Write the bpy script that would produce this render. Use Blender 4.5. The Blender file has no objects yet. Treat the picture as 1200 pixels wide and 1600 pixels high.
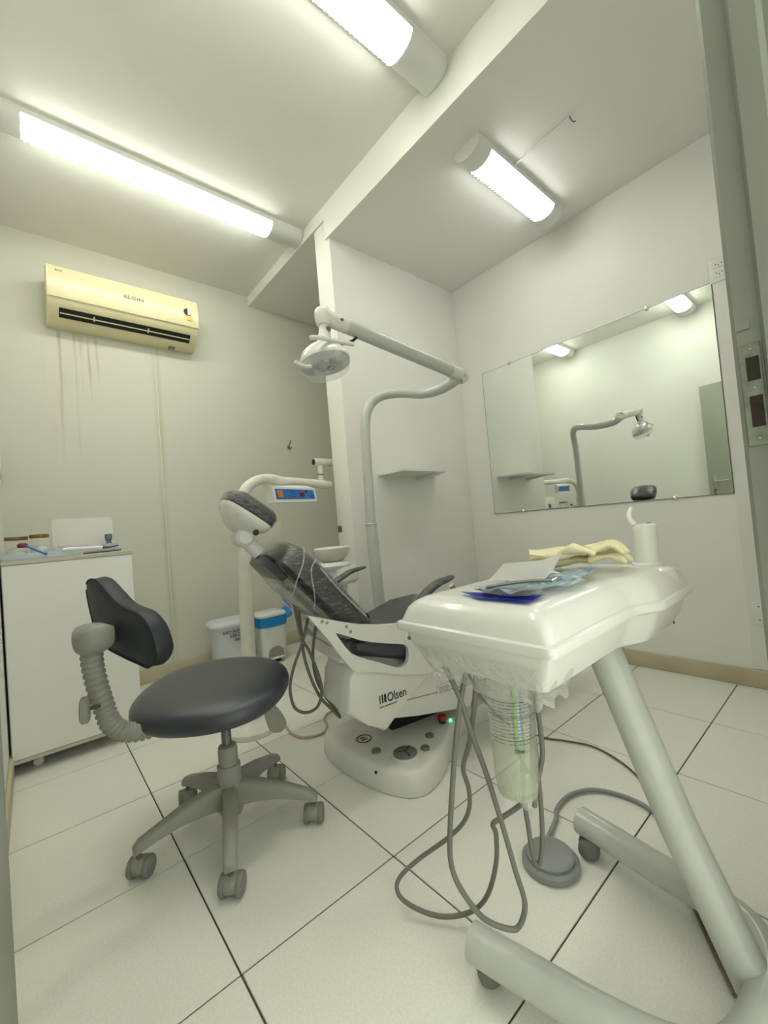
import bpy, bmesh, math, random
from mathutils import Vector, Matrix
C = bpy.context.scene.collection
S = bpy.context.scene
random.seed(7)
PI = math.pi

# ---------------------------------------------------------------- camera
cd = bpy.data.cameras.new('camera'); cam = bpy.data.objects.new('camera', cd); C.objects.link(cam)
cd.sensor_fit = 'VERTICAL'; cd.sensor_height = 36.0; cd.lens = 651.12 / 1600 * 36.0
cd.clip_start = 0.02
rows = [[0.760966, -0.643251, -0.084612], [0.046204, -0.076353, 0.99601], [-0.647145, -0.761839, -0.028381]]     # camera right, up, backward axes
m3 = Matrix(rows).transposed()
cam.matrix_world = Matrix.Translation((0, 0, 0.95)) @ m3.to_4x4()
S.camera = cam

# ---------------------------------------------------------------- world, exposure
w = bpy.data.worlds.new('world'); S.world = w; w.use_nodes = True
w.node_tree.nodes['Background'].inputs[0].default_value = (0.85, 0.88, 0.75, 1)
w.node_tree.nodes['Background'].inputs[1].default_value = 1.0
S.view_settings.view_transform = 'Standard'; S.view_settings.look = 'None'
S.view_settings.gamma = 1; S.view_settings.use_curve_mapping = False
S.view_settings.exposure = 1.0
LAMP_LEFT = (11.0, (1.0, 0.99, 0.87)); LAMP_RIGHT = (7.6, (1.0, 0.955, 0.93))

# ---------------------------------------------------------------- materials
def mat(name, col, rough=0.5, metal=0.0, noise=0.0, nscale=20, bump=0.0, bscale=60, coat=0.0, coatr=0.08, alpha=1.0, trans=0.0, emit=0.0, ior=1.45, stretch=None, objrand=0.0):
    m = bpy.data.materials.new(name); m.use_nodes = True
    nt = m.node_tree; b = nt.nodes['Principled BSDF']
    b.inputs['Base Color'].default_value = (*col, 1); b.inputs['Roughness'].default_value = rough
    b.inputs['Metallic'].default_value = metal; b.inputs['IOR'].default_value = ior
    b.inputs['Coat Weight'].default_value = coat; b.inputs['Coat Roughness'].default_value = coatr
    b.inputs['Alpha'].default_value = alpha; b.inputs['Transmission Weight'].default_value = trans
    if emit:
        b.inputs['Emission Color'].default_value = (*col, 1); b.inputs['Emission Strength'].default_value = emit
    tc = nt.nodes.new('ShaderNodeTexCoord'); mp = nt.nodes.new('ShaderNodeMapping')
    nt.links.new(tc.outputs['Object'], mp.inputs[0])
    if stretch: mp.inputs['Scale'].default_value = stretch
    if noise:
        n = nt.nodes.new('ShaderNodeTexNoise'); n.inputs['Scale'].default_value = nscale; n.inputs['Detail'].default_value = 4
        nt.links.new(mp.outputs[0], n.inputs['Vector'])
        r = nt.nodes.new('ShaderNodeMapRange'); r.inputs[1].default_value = 0.3; r.inputs[2].default_value = 0.7
        r.inputs[3].default_value = 1 - noise; r.inputs[4].default_value = 1 + noise * 0.4
        nt.links.new(n.outputs[0], r.inputs[0])
        h = nt.nodes.new('ShaderNodeHueSaturation'); h.inputs['Color'].default_value = (*col, 1)
        nt.links.new(r.outputs[0], h.inputs['Value']); nt.links.new(h.outputs[0], b.inputs['Base Color'])
        if objrand:
            oi = nt.nodes.new('ShaderNodeObjectInfo'); r2 = nt.nodes.new('ShaderNodeMapRange')
            r2.inputs[3].default_value = 1 - objrand; r2.inputs[4].default_value = 1 + objrand
            nt.links.new(oi.outputs['Random'], r2.inputs[0])
            mu = nt.nodes.new('ShaderNodeMath'); mu.operation = 'MULTIPLY'
            nt.links.new(r.outputs[0], mu.inputs[0]); nt.links.new(r2.outputs[0], mu.inputs[1]); nt.links.new(mu.outputs[0], h.inputs['Value'])
    if bump:
        n2 = nt.nodes.new('ShaderNodeTexNoise'); n2.inputs['Scale'].default_value = bscale; n2.inputs['Detail'].default_value = 5
        nt.links.new(mp.outputs[0], n2.inputs['Vector'])
        bp = nt.nodes.new('ShaderNodeBump'); bp.inputs['Strength'].default_value = bump; bp.inputs['Distance'].default_value = 0.01
        nt.links.new(n2.outputs[0], bp.inputs['Height']); nt.links.new(bp.outputs[0], b.inputs['Normal'])
    return m

M = {}
M['wall'] = mat('wall_paint', (0.82, 0.82, 0.775), 0.7, noise=0.03, nscale=2.5, bump=0.05, bscale=25)
M['ceil'] = mat('ceiling_paint', (0.80, 0.80, 0.755), 0.8, noise=0.02, nscale=2, bump=0.04, bscale=25)
M['tile'] = mat('ceramic_tile', (0.79, 0.79, 0.73), 0.34, noise=0.07, nscale=180, bump=0.04, bscale=200, objrand=0.025)
M['grout'] = mat('dark_grout', (0.09, 0.075, 0.06), 0.95, noise=0.4, nscale=30)
M['base'] = mat('beige_baseboard', (0.54, 0.49, 0.34), 0.55, noise=0.1, nscale=8)
M['white'] = mat('white_enamel', (0.72, 0.72, 0.68), 0.26, noise=0.03, nscale=12, coat=0.3)
M['white_plastic'] = mat('white_plastic', (0.76, 0.77, 0.73), 0.3, noise=0.02, nscale=6)
M['cream_enamel'] = mat('worn_cream_enamel', (0.74, 0.72, 0.64), 0.35, noise=0.12, nscale=14)
M['tube'] = mat('painted_tube', (0.52, 0.54, 0.50), 0.3, noise=0.05, nscale=20, coat=0.25)
M['melamine'] = mat('white_melamine', (0.84, 0.85, 0.81), 0.45, noise=0.02, nscale=4)
M['edge'] = mat('cabinet_edge_band', (0.55, 0.53, 0.44), 0.5)
M['ac'] = mat('yellowed_plastic', (0.78, 0.72, 0.46), 0.28, noise=0.04, nscale=5)
M['dark'] = mat('dark_void', (0.012, 0.012, 0.012), 0.6)
M['black'] = mat('black_plastic', (0.02, 0.02, 0.022), 0.4)
M['vinyl'] = mat('navy_black_vinyl', (0.026, 0.032, 0.042), 0.42, bump=0.03, bscale=300, coat=0.75, coatr=0.42)
M['seam'] = mat('black_piping', (0.008, 0.009, 0.013), 0.5)
M['greyp'] = mat('grey_plastic', (0.30, 0.30, 0.265), 0.5, noise=0.05, nscale=12)
M['greyd'] = mat('dark_grey_plastic', (0.18, 0.18, 0.165), 0.45, noise=0.15, nscale=20)
M['wheelgrey'] = mat('wheel_grey', (0.22, 0.22, 0.20), 0.5, noise=0.15, nscale=30)
M['hose'] = mat('grey_hose', (0.17, 0.17, 0.145), 0.5, noise=0.1, nscale=20)
M['hose_tan'] = mat('tan_hose', (0.50, 0.42, 0.30), 0.5, noise=0.1)
M['hose_brown'] = mat('brown_hose', (0.13, 0.09, 0.045), 0.5, noise=0.1)
M['green_hose'] = mat('green_tube', (0.16, 0.36, 0.06), 0.4)
M['metal'] = mat('brushed_metal', (0.5, 0.5, 0.48), 0.3, metal=1.0)
M['dmetal'] = mat('dull_steel', (0.22, 0.21, 0.19), 0.4, metal=0.8, noise=0.2, nscale=40)
M['strike'] = mat('painted_strike_steel', (0.20, 0.215, 0.17), 0.5, metal=0.3, noise=0.3, nscale=60)
M['vinyl_navy'] = mat('navy_vinyl', (0.014, 0.018, 0.028), 0.5, bump=0.03, bscale=300)
M['chrome'] = mat('chrome', (0.75, 0.75, 0.73), 0.12, metal=1.0)
M['mirror'] = mat('mirror_silver', (0.86, 0.90, 0.86), 0.01, metal=1.0)
M['blue'] = mat('blue_panel', (0.035, 0.20, 0.62), 0.4, noise=0.5, nscale=18)
M['bag'] = mat('blue_bin_bag', (0.01, 0.24, 0.62), 0.3, bump=0.5, bscale=40)
M['orange'] = mat('orange_rocker', (0.6, 0.22, 0.02), 0.35)
M['red'] = mat('red_button', (0.42, 0.02, 0.015), 0.35)
M['maroon'] = mat('dark_red_display', (0.20, 0.012, 0.015), 0.3)
M['led'] = mat('green_led', (0.05, 0.9, 0.25), 0.3, emit=2.5)
M['ink'] = mat('black_print', (0.02, 0.02, 0.025), 0.6)
M['sticker'] = mat('white_sticker', (0.8, 0.8, 0.76), 0.5)
M['yellow'] = mat('yellow_sticker', (0.8, 0.55, 0.08), 0.5)
M['pedal'] = mat('grey_rubber_pedal', (0.27, 0.28, 0.28), 0.32, noise=0.05)
M['glovemat'] = mat('latex', (0.78, 0.73, 0.48), 0.55, bump=0.35, bscale=50)
M['paper'] = mat('white_paper', (0.82, 0.82, 0.79), 0.8, bump=0.1, bscale=80)
M['bluefilm'] = mat('royal_blue_film', (0.015, 0.03, 0.55), 0.15, coat=0.6)
M['greyfilm'] = mat('grey_pouch_film', (0.36, 0.37, 0.38), 0.2, coat=0.8, bump=0.3, bscale=60)
M['bluepouch'] = mat('pale_blue_pouch_film', (0.42, 0.62, 0.72), 0.12, alpha=0.62, coat=0.8, bump=0.6, bscale=70)
M['film'] = mat('clear_barrier_film', (0.62, 0.62, 0.59), 0.12, alpha=0.13, bump=0.6, bscale=40, coat=0.3)
M['film_dense'] = mat('bunched_barrier_film', (0.66, 0.66, 0.62), 0.15, alpha=0.38, bump=0.9, bscale=60, coat=0.3)
M['clear'] = mat('clear_plastic', (0.93, 0.95, 0.95), 0.06, alpha=0.22, coat=0.5)
M['clearblue'] = mat('blueish_clear_plastic', (0.60, 0.70, 0.75), 0.1, alpha=0.45, coat=0.5)
M['pink'] = mat('pale_pink_cards', (0.66, 0.55, 0.60), 0.6)
M['gold'] = mat('bronze_lid', (0.28, 0.20, 0.06), 0.35, metal=0.6)
M['cotton'] = mat('white_cotton', (0.78, 0.76, 0.72), 0.9, bump=0.8, bscale=60)
M['pet'] = mat('clear_bottle_plastic', (0.80, 0.84, 0.74), 0.05, alpha=0.20, coat=0.8)
M['water'] = mat('greenish_water', (0.42, 0.46, 0.30), 0.05, alpha=0.32)
M['doorpaint'] = mat('grey_door_enamel', (0.20, 0.21, 0.175), 0.45, noise=0.08, nscale=6, bump=0.1, bscale=18)
M['doorleaf'] = mat('grey_door_leaf_enamel', (0.34, 0.36, 0.30), 0.5, noise=0.05, nscale=5)
M['dark_brown'] = mat('dark_brown_recess', (0.022, 0.014, 0.009), 0.8, noise=0.5, nscale=60)  # near-black brown on the strike plate holes and the pipe mouth
M['slate'] = mat('slate_blue_glass', (0.13, 0.16, 0.20), 0.2, coat=0.5)
M['bin_grey'] = mat('blueish_white_plastic', (0.62, 0.65, 0.68), 0.4)
M['ribs'] = mat('lamp_rib_plastic', (0.85, 0.9, 0.85), 0.3, emit=0.9)
M['refl'] = mat('blue_silver_reflector', (0.42, 0.48, 0.58), 0.22, metal=0.7)
M['tagblue'] = mat('pale_blue_glass', (0.35, 0.45, 0.62), 0.15, coat=0.5)

def film_vinyl():       # black vinyl under wrinkled clear film: whitish streaks of film sheen
    m = mat('film_wrapped_vinyl', (0.02, 0.02, 0.023), 0.22, coat=1.0)
    nt = m.node_tree; b = nt.nodes['Principled BSDF']
    tc = nt.nodes.new('ShaderNodeTexCoord'); mp = nt.nodes.new('ShaderNodeMapping')
    mp.inputs['Scale'].default_value = (6, 2.0, 22); mp.inputs['Rotation'].default_value = (0.3, 0.75, 0.2)
    n = nt.nodes.new('ShaderNodeTexNoise'); n.inputs['Scale'].default_value = 3.2; n.inputs['Detail'].default_value = 8; n.inputs['Roughness'].default_value = 0.7
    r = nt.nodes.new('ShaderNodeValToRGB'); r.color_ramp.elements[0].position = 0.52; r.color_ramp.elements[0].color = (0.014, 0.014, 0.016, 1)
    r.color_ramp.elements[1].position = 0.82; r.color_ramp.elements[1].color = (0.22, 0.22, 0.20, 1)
    bp = nt.nodes.new('ShaderNodeBump'); bp.inputs['Strength'].default_value = 0.55; bp.inputs['Distance'].default_value = 0.01
    nt.links.new(tc.outputs['Object'], mp.inputs[0]); nt.links.new(mp.outputs[0], n.inputs['Vector'])
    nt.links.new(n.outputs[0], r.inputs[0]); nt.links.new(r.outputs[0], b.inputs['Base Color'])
    nt.links.new(n.outputs[0], bp.inputs['Height']); nt.links.new(bp.outputs[0], b.inputs['Normal']); nt.links.new(bp.outputs[0], b.inputs['Coat Normal'])
    return m
M['filmvinyl'] = film_vinyl()
def film_shell():
    m = mat('film_wrapped_grey_shell', (0.26, 0.26, 0.235), 0.3, coat=1.0, noise=0.35, nscale=7, stretch=(3, 1, 8), bump=0.5, bscale=12)
    return m
M['filmshell'] = film_shell()
def far_wall():         # painted wall with old water streaks below the air conditioner and a mouldy joint
    m = mat('stained_wall_paint', (0.70, 0.70, 0.62), 0.75, bump=0.05, bscale=25)
    nt = m.node_tree; b = nt.nodes['Principled BSDF']; L = nt.links.new
    tc = nt.nodes.new('ShaderNodeTexCoord'); sp = nt.nodes.new('ShaderNodeSeparateXYZ'); L(tc.outputs['Object'], sp.inputs[0])
    mp = nt.nodes.new('ShaderNodeMapping'); mp.inputs['Scale'].default_value = (22, 1, 0.9); L(tc.outputs['Object'], mp.inputs[0])
    n = nt.nodes.new('ShaderNodeTexNoise'); n.inputs['Scale'].default_value = 1.6; n.inputs['Detail'].default_value = 3; L(mp.outputs[0], n.inputs['Vector'])
    def rng(src, a, b_, c, d):
        r = nt.nodes.new('ShaderNodeMapRange'); L(src, r.inputs[0])
        for i, v in enumerate((a, b_, c, d)): r.inputs[i + 1].default_value = v
        return r.outputs[0]
    def mul(a, b_):
        x = nt.nodes.new('ShaderNodeMath'); x.operation = 'MULTIPLY'; L(a, x.inputs[0]); L(b_, x.inputs[1]); return x.outputs[0]
    st = mul(mul(rng(n.outputs[0], 0.54, 0.68, 0, 1), rng(sp.outputs[0], 0.46, 0.36, 0, 1)), mul(mul(rng(sp.outputs[2], 1.45, 2.1, 0, 0.75), rng(sp.outputs[2], 2.37, 2.36, 0, 1)), rng(sp.outputs[0], 0.10, 0.17, 0, 1)))
    dx = nt.nodes.new('ShaderNodeMath'); dx.operation = 'SUBTRACT'; L(sp.outputs[0], dx.inputs[0]); dx.inputs[1].default_value = 0.745
    ab = nt.nodes.new('ShaderNodeMath'); ab.operation = 'ABSOLUTE'; L(dx.outputs[0], ab.inputs[0])
    jn = mul(rng(ab.outputs[0], 0.035, 0.004, 0, 0.55), mul(rng(n.outputs[0], 0.35, 0.6, 0.3, 1), rng(sp.outputs[2], 2.38, 2.36, 0, 1)))
    mx = nt.nodes.new('ShaderNodeMix'); mx.data_type = 'RGBA'; L(st, mx.inputs[0]); mx.inputs[6].default_value = (0.65, 0.65, 0.57, 1); mx.inputs[7].default_value = (0.44, 0.42, 0.31, 1)
    m2 = nt.nodes.new('ShaderNodeMix'); m2.data_type = 'RGBA'; L(jn, m2.inputs[0]); L(mx.outputs[2], m2.inputs[6]); m2.inputs[7].default_value = (0.36, 0.40, 0.20, 1)
    L(m2.outputs[2], b.inputs['Base Color'])
    return m
M['farwall'] = far_wall()
def lampmat(name, st, col):
    m = bpy.data.materials.new(name); m.use_nodes = True; nt = m.node_tree; b = nt.nodes['Principled BSDF']
    b.inputs['Base Color'].default_value = (0.9, 0.9, 0.9, 1); b.inputs['Emission Color'].default_value = (*col, 1); b.inputs['Emission Strength'].default_value = st
    return m
M['glowL'] = lampmat('lit_diffuser', *LAMP_LEFT)
M['glowR'] = lampmat('lit_diffuser_cool', *LAMP_RIGHT)

# ---------------------------------------------------------------- geometry helpers
def smooth_path(pts, res=5, closed=False):
    P = [Vector(p) for p in pts]; n = len(P); out = []
    rng = range(n) if closed else range(n - 1)
    for i in rng:
        if closed: a, b, c, d = P[i - 1], P[i], P[(i + 1) % n], P[(i + 2) % n]
        else: a, b, c, d = P[max(i - 1, 0)], P[i], P[i + 1], P[min(i + 2, n - 1)]
        for k in range(res):
            t = k / res
            out.append(0.5 * ((2 * b) + (c - a) * t + (2 * a - 5 * b + 4 * c - d) * t * t + (3 * b - a - 3 * c + d) * t ** 3))
    if not closed: out.append(P[-1])
    return out
def loft(bm, rings, cap=True, close=False):
    R = [[bm.verts.new(p) for p in r] for r in rings]
    n = len(R[0])
    rr = range(len(R)) if close else range(len(R) - 1)
    for i in rr:
        a, b = R[i], R[(i + 1) % len(R)]
        for j in range(n):
            k = (j + 1) % n
            try: bm.faces.new((a[j], a[k], b[k], b[j]))
            except ValueError: pass
    if cap and not close:
        bm.faces.new(list(reversed(R[0]))); bm.faces.new(R[-1])
def tube(bm, pts, r, seg=10, res=5, sm=True, cap=True):
    P = smooth_path(pts, res) if sm and len(pts) > 2 else [Vector(p) for p in pts]
    n = len(P); rings = []; N = None
    for i in range(n):
        T = (P[min(i + 1, n - 1)] - P[max(i - 1, 0)]).normalized()
        if N is None:
            N = T.orthogonal().normalized()
        else:
            N = (N - T * N.dot(T)).normalized()
        B = T.cross(N)
        rad = r if not isinstance(r, (list, tuple)) else r[0] + (r[-1] - r[0]) * i / (n - 1) if len(r) == 2 else r[i]
        rings.append([P[i] + (N * math.cos(2 * PI * k / seg) + B * math.sin(2 * PI * k / seg)) * rad for k in range(seg)])
    loft(bm, rings, cap)
def lathe(bm, prof, o=(0, 0, 0), axis=(0, 0, 1), seg=28, cap=True):
    ax = Vector(axis).normalized(); q = Vector((0, 0, 1)).rotation_difference(ax); o = Vector(o)
    rings = [[o + q @ Vector((r * math.cos(2 * PI * k / seg), r * math.sin(2 * PI * k / seg), z)) for k in range(seg)] for r, z in prof]
    loft(bm, rings, cap)
def box(bm, lo, hi, bev=0.0, seg=2, mtx=None):
    lo, hi = Vector(lo), Vector(hi)
    r = bmesh.ops.create_cube(bm, size=1.0)
    vs = r['verts']
    for v in vs: v.co = Vector([(lo[i] + hi[i]) / 2 + v.co[i] * (hi[i] - lo[i]) for i in range(3)])
    if bev:
        es = list({e for v in vs for e in v.link_edges})
        rr = bmesh.ops.bevel(bm, geom=es, offset=bev, segments=seg, affect='EDGES', profile=0.5)
        vs = list({v for f in rr['faces'] for v in f.verts} | {v for v in vs if v.is_valid})
    if mtx:
        for v in vs: v.co = mtx @ v.co
    return vs
def prism(bm, poly, axis, a, b, bev=0):
    """extrude a 2D polygon along an axis: axis 'x' -> (y,z), 'y' -> (x,z), 'z' -> (x,y)"""
    def mk(p, t): return {'x': (t, p[0], p[1]), 'y': (p[0], t, p[1]), 'z': (p[0], p[1], t)}[axis]
    A = [bm.verts.new(mk(p, a)) for p in poly]; B = [bm.verts.new(mk(p, b)) for p in poly]; n = len(poly)
    fs = [bm.faces.new(A), bm.faces.new(list(reversed(B)))]
    for i in range(n): fs.append(bm.faces.new((A[i], B[i], B[(i + 1) % n], A[(i + 1) % n])))
    if bev:
        es = list({e for f in fs[:2] for e in f.edges})
        bmesh.ops.bevel(bm, geom=es, offset=bev, segments=3, affect='EDGES', profile=0.5)
def puff(bm, outline, levels, mtx, res=4, bulge=None):
    """outline (2D) lofted along local z; levels = [(z, inset)]; each ring shrinks by inset"""
    P = smooth_path([(p[0], p[1], 0) for p in outline], res, True)
    xs = [p.x for p in P]; ys = [p.y for p in P]; cx, cy = (min(xs) + max(xs)) / 2, (min(ys) + max(ys)) / 2
    n = len(P); nor = []
    area = sum(P[i].x * P[(i + 1) % n].y - P[(i + 1) % n].x * P[i].y for i in range(n))
    for i in range(n):
        t = (P[(i + 1) % n] - P[i - 1]).normalized(); nn = Vector((t.y, -t.x, 0))
        nor.append(nn if area > 0 else -nn)
    hx, hy = (max(xs) - min(xs)) / 2, (max(ys) - min(ys)) / 2
    rings = []
    for z, ins in levels:
        if ins < 0.3 * min(hx, hy): rings.append([mtx @ (P[i] - nor[i] * ins + Vector((0, 0, z))) for i in range(n)])
        else:
            k = 1 - ins / min(hx, hy); k = max(k, 0.01)
            rings.append([mtx @ Vector((cx + (p.x - cx) * k, cy + (p.y - cy) * k, z)) for p in P])
    loft(bm, rings)
def frame(o, xa, za):
    xa = Vector(xa).normalized(); za = Vector(za); ya = za.cross(xa).normalized(); za = xa.cross(ya).normalized()
    return Matrix.Translation(Vector(o)) @ Matrix((xa, ya, za)).transposed().to_4x4()
def rounded(w, h, r=None, n=4, cx=0, cy=0):
    r = r or min(w, h) * 0.2; out = []
    for qx, qy, a0 in ((1, 1, 0), (-1, 1, 90), (-1, -1, 180), (1, -1, 270)):
        for k in range(n + 1):
            a = math.radians(a0 + 90 * k / n)
            out.append((cx + qx * (w / 2 - r) + r * math.cos(a), cy + qy * (h / 2 - r) + r * math.sin(a)))
    return out

def base_mat(p):
    m = Matrix.Identity(4)
    while p: m = p.matrix_basis @ m; p = p.parent
    return m
def obj(name, bm, m, parent=None, world=True, sharp=38, kind=None, label=None):
    if isinstance(bm, bmesh.types.BMesh):
        bmesh.ops.recalc_face_normals(bm, faces=bm.faces)
        me = bpy.data.meshes.new(name)
        if parent and world: bm.transform(base_mat(parent).inverted())
        bm.to_mesh(me); bm.free()
        me.materials.append(M[m] if isinstance(m, str) else m)
        me.shade_smooth(); me.set_sharp_from_angle(angle=math.radians(sharp))
    else: me = bm
    o = bpy.data.objects.new(name, me); C.objects.link(o)
    if parent: o.parent = parent
    if kind: o['kind'] = kind
    if label: o['label'] = label
    return o
def thing(name, label, cat, loc=(0, 0, 0), rotz=0, group=None):
    o = bpy.data.objects.new(name, None); C.objects.link(o); o.location = loc; o.rotation_euler = (0, 0, rotz)
    o['label'] = label; o['category'] = cat
    if group: o['group'] = group
    return o
def tag(o, label, cat, group=None):
    o['label'] = label; o['category'] = cat
    if group: o['group'] = group
    return o
def B(): return bmesh.new()
def mk(name, m, parent, fn, *a, **k):
    kw = {x: k.pop(x) for x in ('world', 'sharp', 'kind', 'label') if x in k}
    bm = B(); fn(bm, *a, **k); return obj(name, bm, m, parent, **kw)
def text(name, s, size, mtx, m, parent, world=True, extrude=0.0004, sx=1.0, shear=0.0):
    cu = bpy.data.curves.new(name, 'FONT'); cu.body = s; cu.size = size; cu.extrude = extrude; cu.align_x = 'CENTER'; cu.align_y = 'CENTER'; cu.shear = shear
    cu.resolution_u = 3
    t = bpy.data.objects.new('tmp', cu); C.objects.link(t)
    dg = bpy.context.evaluated_depsgraph_get(); me = bpy.data.meshes.new_from_object(t.evaluated_get(dg))
    bpy.data.objects.remove(t); bpy.data.curves.remove(cu)
    me.transform(Matrix.Diagonal((sx, 1, 1, 1))); me.transform(mtx)
    if parent and world: me.transform(base_mat(parent).inverted())
    me.name = name; me.materials.clear(); me.materials.append(M[m])
    o = bpy.data.objects.new(name, me); C.objects.link(o); o.parent = parent
    return o
def copy_tree(o, parent=None):
    c = o.copy(); C.objects.link(c)
    if parent: c.parent = parent
    for ch in list(o.children): copy_tree(ch, c)
    return c
def flatsheet(bm, quad, nx, ny, fn, thick=0.0):
    """grid between four corners (a,b,c,d) with a height function fn(s,t)"""
    a, b, c, d = [Vector(q) for q in quad]
    g = []
    for j in range(ny + 1):
        t = j / ny; row = []
        for i in range(nx + 1):
            s = i / nx
            p = (a * (1 - s) + b * s) * (1 - t) + (d * (1 - s) + c * s) * t
            dx, dy, dz = fn(s, t)
            row.append(bm.verts.new(p + Vector((dx, dy, dz))))
        g.append(row)
    fs = []
    for j in range(ny):
        for i in range(nx): fs.append(bm.faces.new((g[j][i], g[j][i + 1], g[j + 1][i + 1], g[j + 1][i])))
    if thick:
        r = bmesh.ops.solidify(bm, geom=fs, thickness=thick)

# ================================================================ THE SETTING
XR, YF, XL, XP = 2.67, 3.30, -0.115, 1.50          # right wall, far wall, left wall, partition end
ZL, ZR, ZB = 2.965, 2.758, 2.885                   # ceilings: left bay, right bay, behind the partition
def struct(name, m, fn, *a, parent=None, **k):
    o = mk(name, m, parent, fn, *a, **k); 
    if not parent: o['kind'] = 'structure'
    return o
floor = struct('floor', 'grout', box, (-0.3, -0.9, -0.08), (2.8, 3.42, -0.0035))
bx = [-0.30, -0.152, .304, .748, 1.210, 1.675, 2.143, 2.636, 2.80]
ay = [-0.9, -0.40, .06, .517, .967, 1.414, 1.868, 2.317, 2.765, 3.215, 3.42]
cache = {}
for i in range(len(bx) - 1):
    for j in range(len(ay) - 1):
        g = 0.0021
        w_, h_ = round(bx[i + 1] - bx[i] - 2 * g, 3), round(ay[j + 1] - ay[j] - 2 * g, 3)
        key = (w_, h_)
        if key not in cache:
            bm = B(); box(bm, (0, 0, -0.008), (w_, h_, 0.0), 0.0012, 1)
            t = obj('tile', bm, 'tile', floor); cache[key] = t.data
        else: t = obj('tile', cache[key], None, floor)
        t.location = (bx[i] + g, ay[j] + g, 0)
struct('wall_right', 'wall', box, (XR, 0, 0), (XR + .12, YF + .1, 3.1))
wf = struct('wall_far', 'farwall', box, (XL - .1, YF, 0), (XR + .12, YF + .1, 3.1))
struct('wall_left', 'wall', box, (XL - .1, 0.0, 0), (XL, YF, 3.1))
struct('wall_partition', 'wall', box, (XP, 2.07, 0), (XR, 2.235, ZL), 0.004, 2)
bm = B(); box(bm, (XL, 0.0, ZL), (XP, YF, 3.1)); box(bm, (XP, 0.0, ZR), (XR, 2.07, 3.1)); box(bm, (XP, 2.07, ZB), (XR, YF, 3.1))
obj('ceiling', bm, 'ceil', kind='structure')
mk('trim_1', 'wall', None, box, (XP - 0.012, 0.0, ZR - 0.002), (XP + 0.003, 2.1, ZL), kind='structure')
mk('trim_2', 'wall', None, box, (XP - 0.012, 2.1, ZB - 0.002), (XP + 0.003, YF, ZL), kind='structure')
# near wall with the doorway the picture is taken from
bm = B(); box(bm, (0.935, 0.0, 0), (XR, 0.128, 3.0)); box(bm, (XL, 0.0, 2.16), (0.935, 0.128, 3.0))
obj('wall_near', bm, 'wall', kind='structure')
bm = B(); prism(bm, [(0.90, 0.128), (0.90, 0.098), (0.886, 0.092), (0.886, 0.062), (0.893, 0.055), (0.905, 0.055), (0.905, -0.02), (0.95, -0.02), (0.95, 0.134), (0.905, 0.134)], 'z', 0, 2.12, 0)
prism(bm, [(XL, 2.10), (0.95, 2.10), (0.95, 2.17), (XL, 2.17)], 'y', -0.02, 0.134)
fr = obj('trim_3', bm, 'doorpaint', kind='structure')
mk('hinge', 'doorpaint', fr, box, (0.897, 0.110, 1.215), (0.9005, 0.128, 1.23))
sp_ = mk('strike_plate', 'strike', fr, box, (0.8965, 0.100, 1.025), (0.9005, 0.127, 1.19), 0.001, 1)
for z0, z1 in ((1.13, 1.168), (1.055, 1.105)):
    mk('recess', 'dark_brown', sp_, box, (0.8955, 0.103, z0), (0.8968, 0.119, z1))
for z0 in (1.181, 1.118, 1.036):
    mk('screw', 'chrome', sp_, lathe, [(0.0025, 0), (0.002, 0.0008)], (0.8962, 0.112, z0), (-1, 0, 0), 8)
# baseboards
def bboard(name, lo, hi): return struct(name, 'base', box, lo, hi, 0.004, 2)
bboard('baseboard_right', (XR - .016, 0.13, 0), (XR, 2.07, .088))
bboard('baseboard_far', (XL, YF - .016, 0), (XR, YF, .10))
bboard('baseboard_left', (XL, 1.14, 0), (XL + .014, YF - .016, .09))
bboard('baseboard_partition', (XP, 2.054, 0), (XR - .016, 2.07, .088))
mk('trim_4', 'wall', None, box, (0.742, YF - .002, 0.1), (0.7455, YF + .001, 2.37), kind='structure')
# open door leaf along the left wall, seen by its free edge and in the mirror
dr = bpy.data.objects.new('door_1', None); C.objects.link(dr); dr.location = (-0.05, 0.13, 0); dr['kind'] = 'structure'
DL = .975
mk('door_leaf', 'doorleaf', dr, box, (-0.095, 0.14, 0.008), (-0.060, 0.13 + DL, 2.10), 0.003, 2)
hd = mk('door_handle', 'metal', dr, box, (-0.060, 1.03, 0.96), (-0.055, 1.07, 1.16), 0.003, 2)
mk('lever', 'chrome', hd, tube, [(-0.058, 1.05, 1.10), (-0.044, 1.05, 1.10), (-0.042, 1.04, 1.10), (-0.042, 0.93, 1.10)], 0.007, 10, 4)
mk('lock_cylinder', 'dmetal', hd, lathe, [(0.010, 0), (0.010, 0.006), (0.006, 0.007)], (-0.056, 1.05, 1.01), (1, 0, 0), 14)

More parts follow.
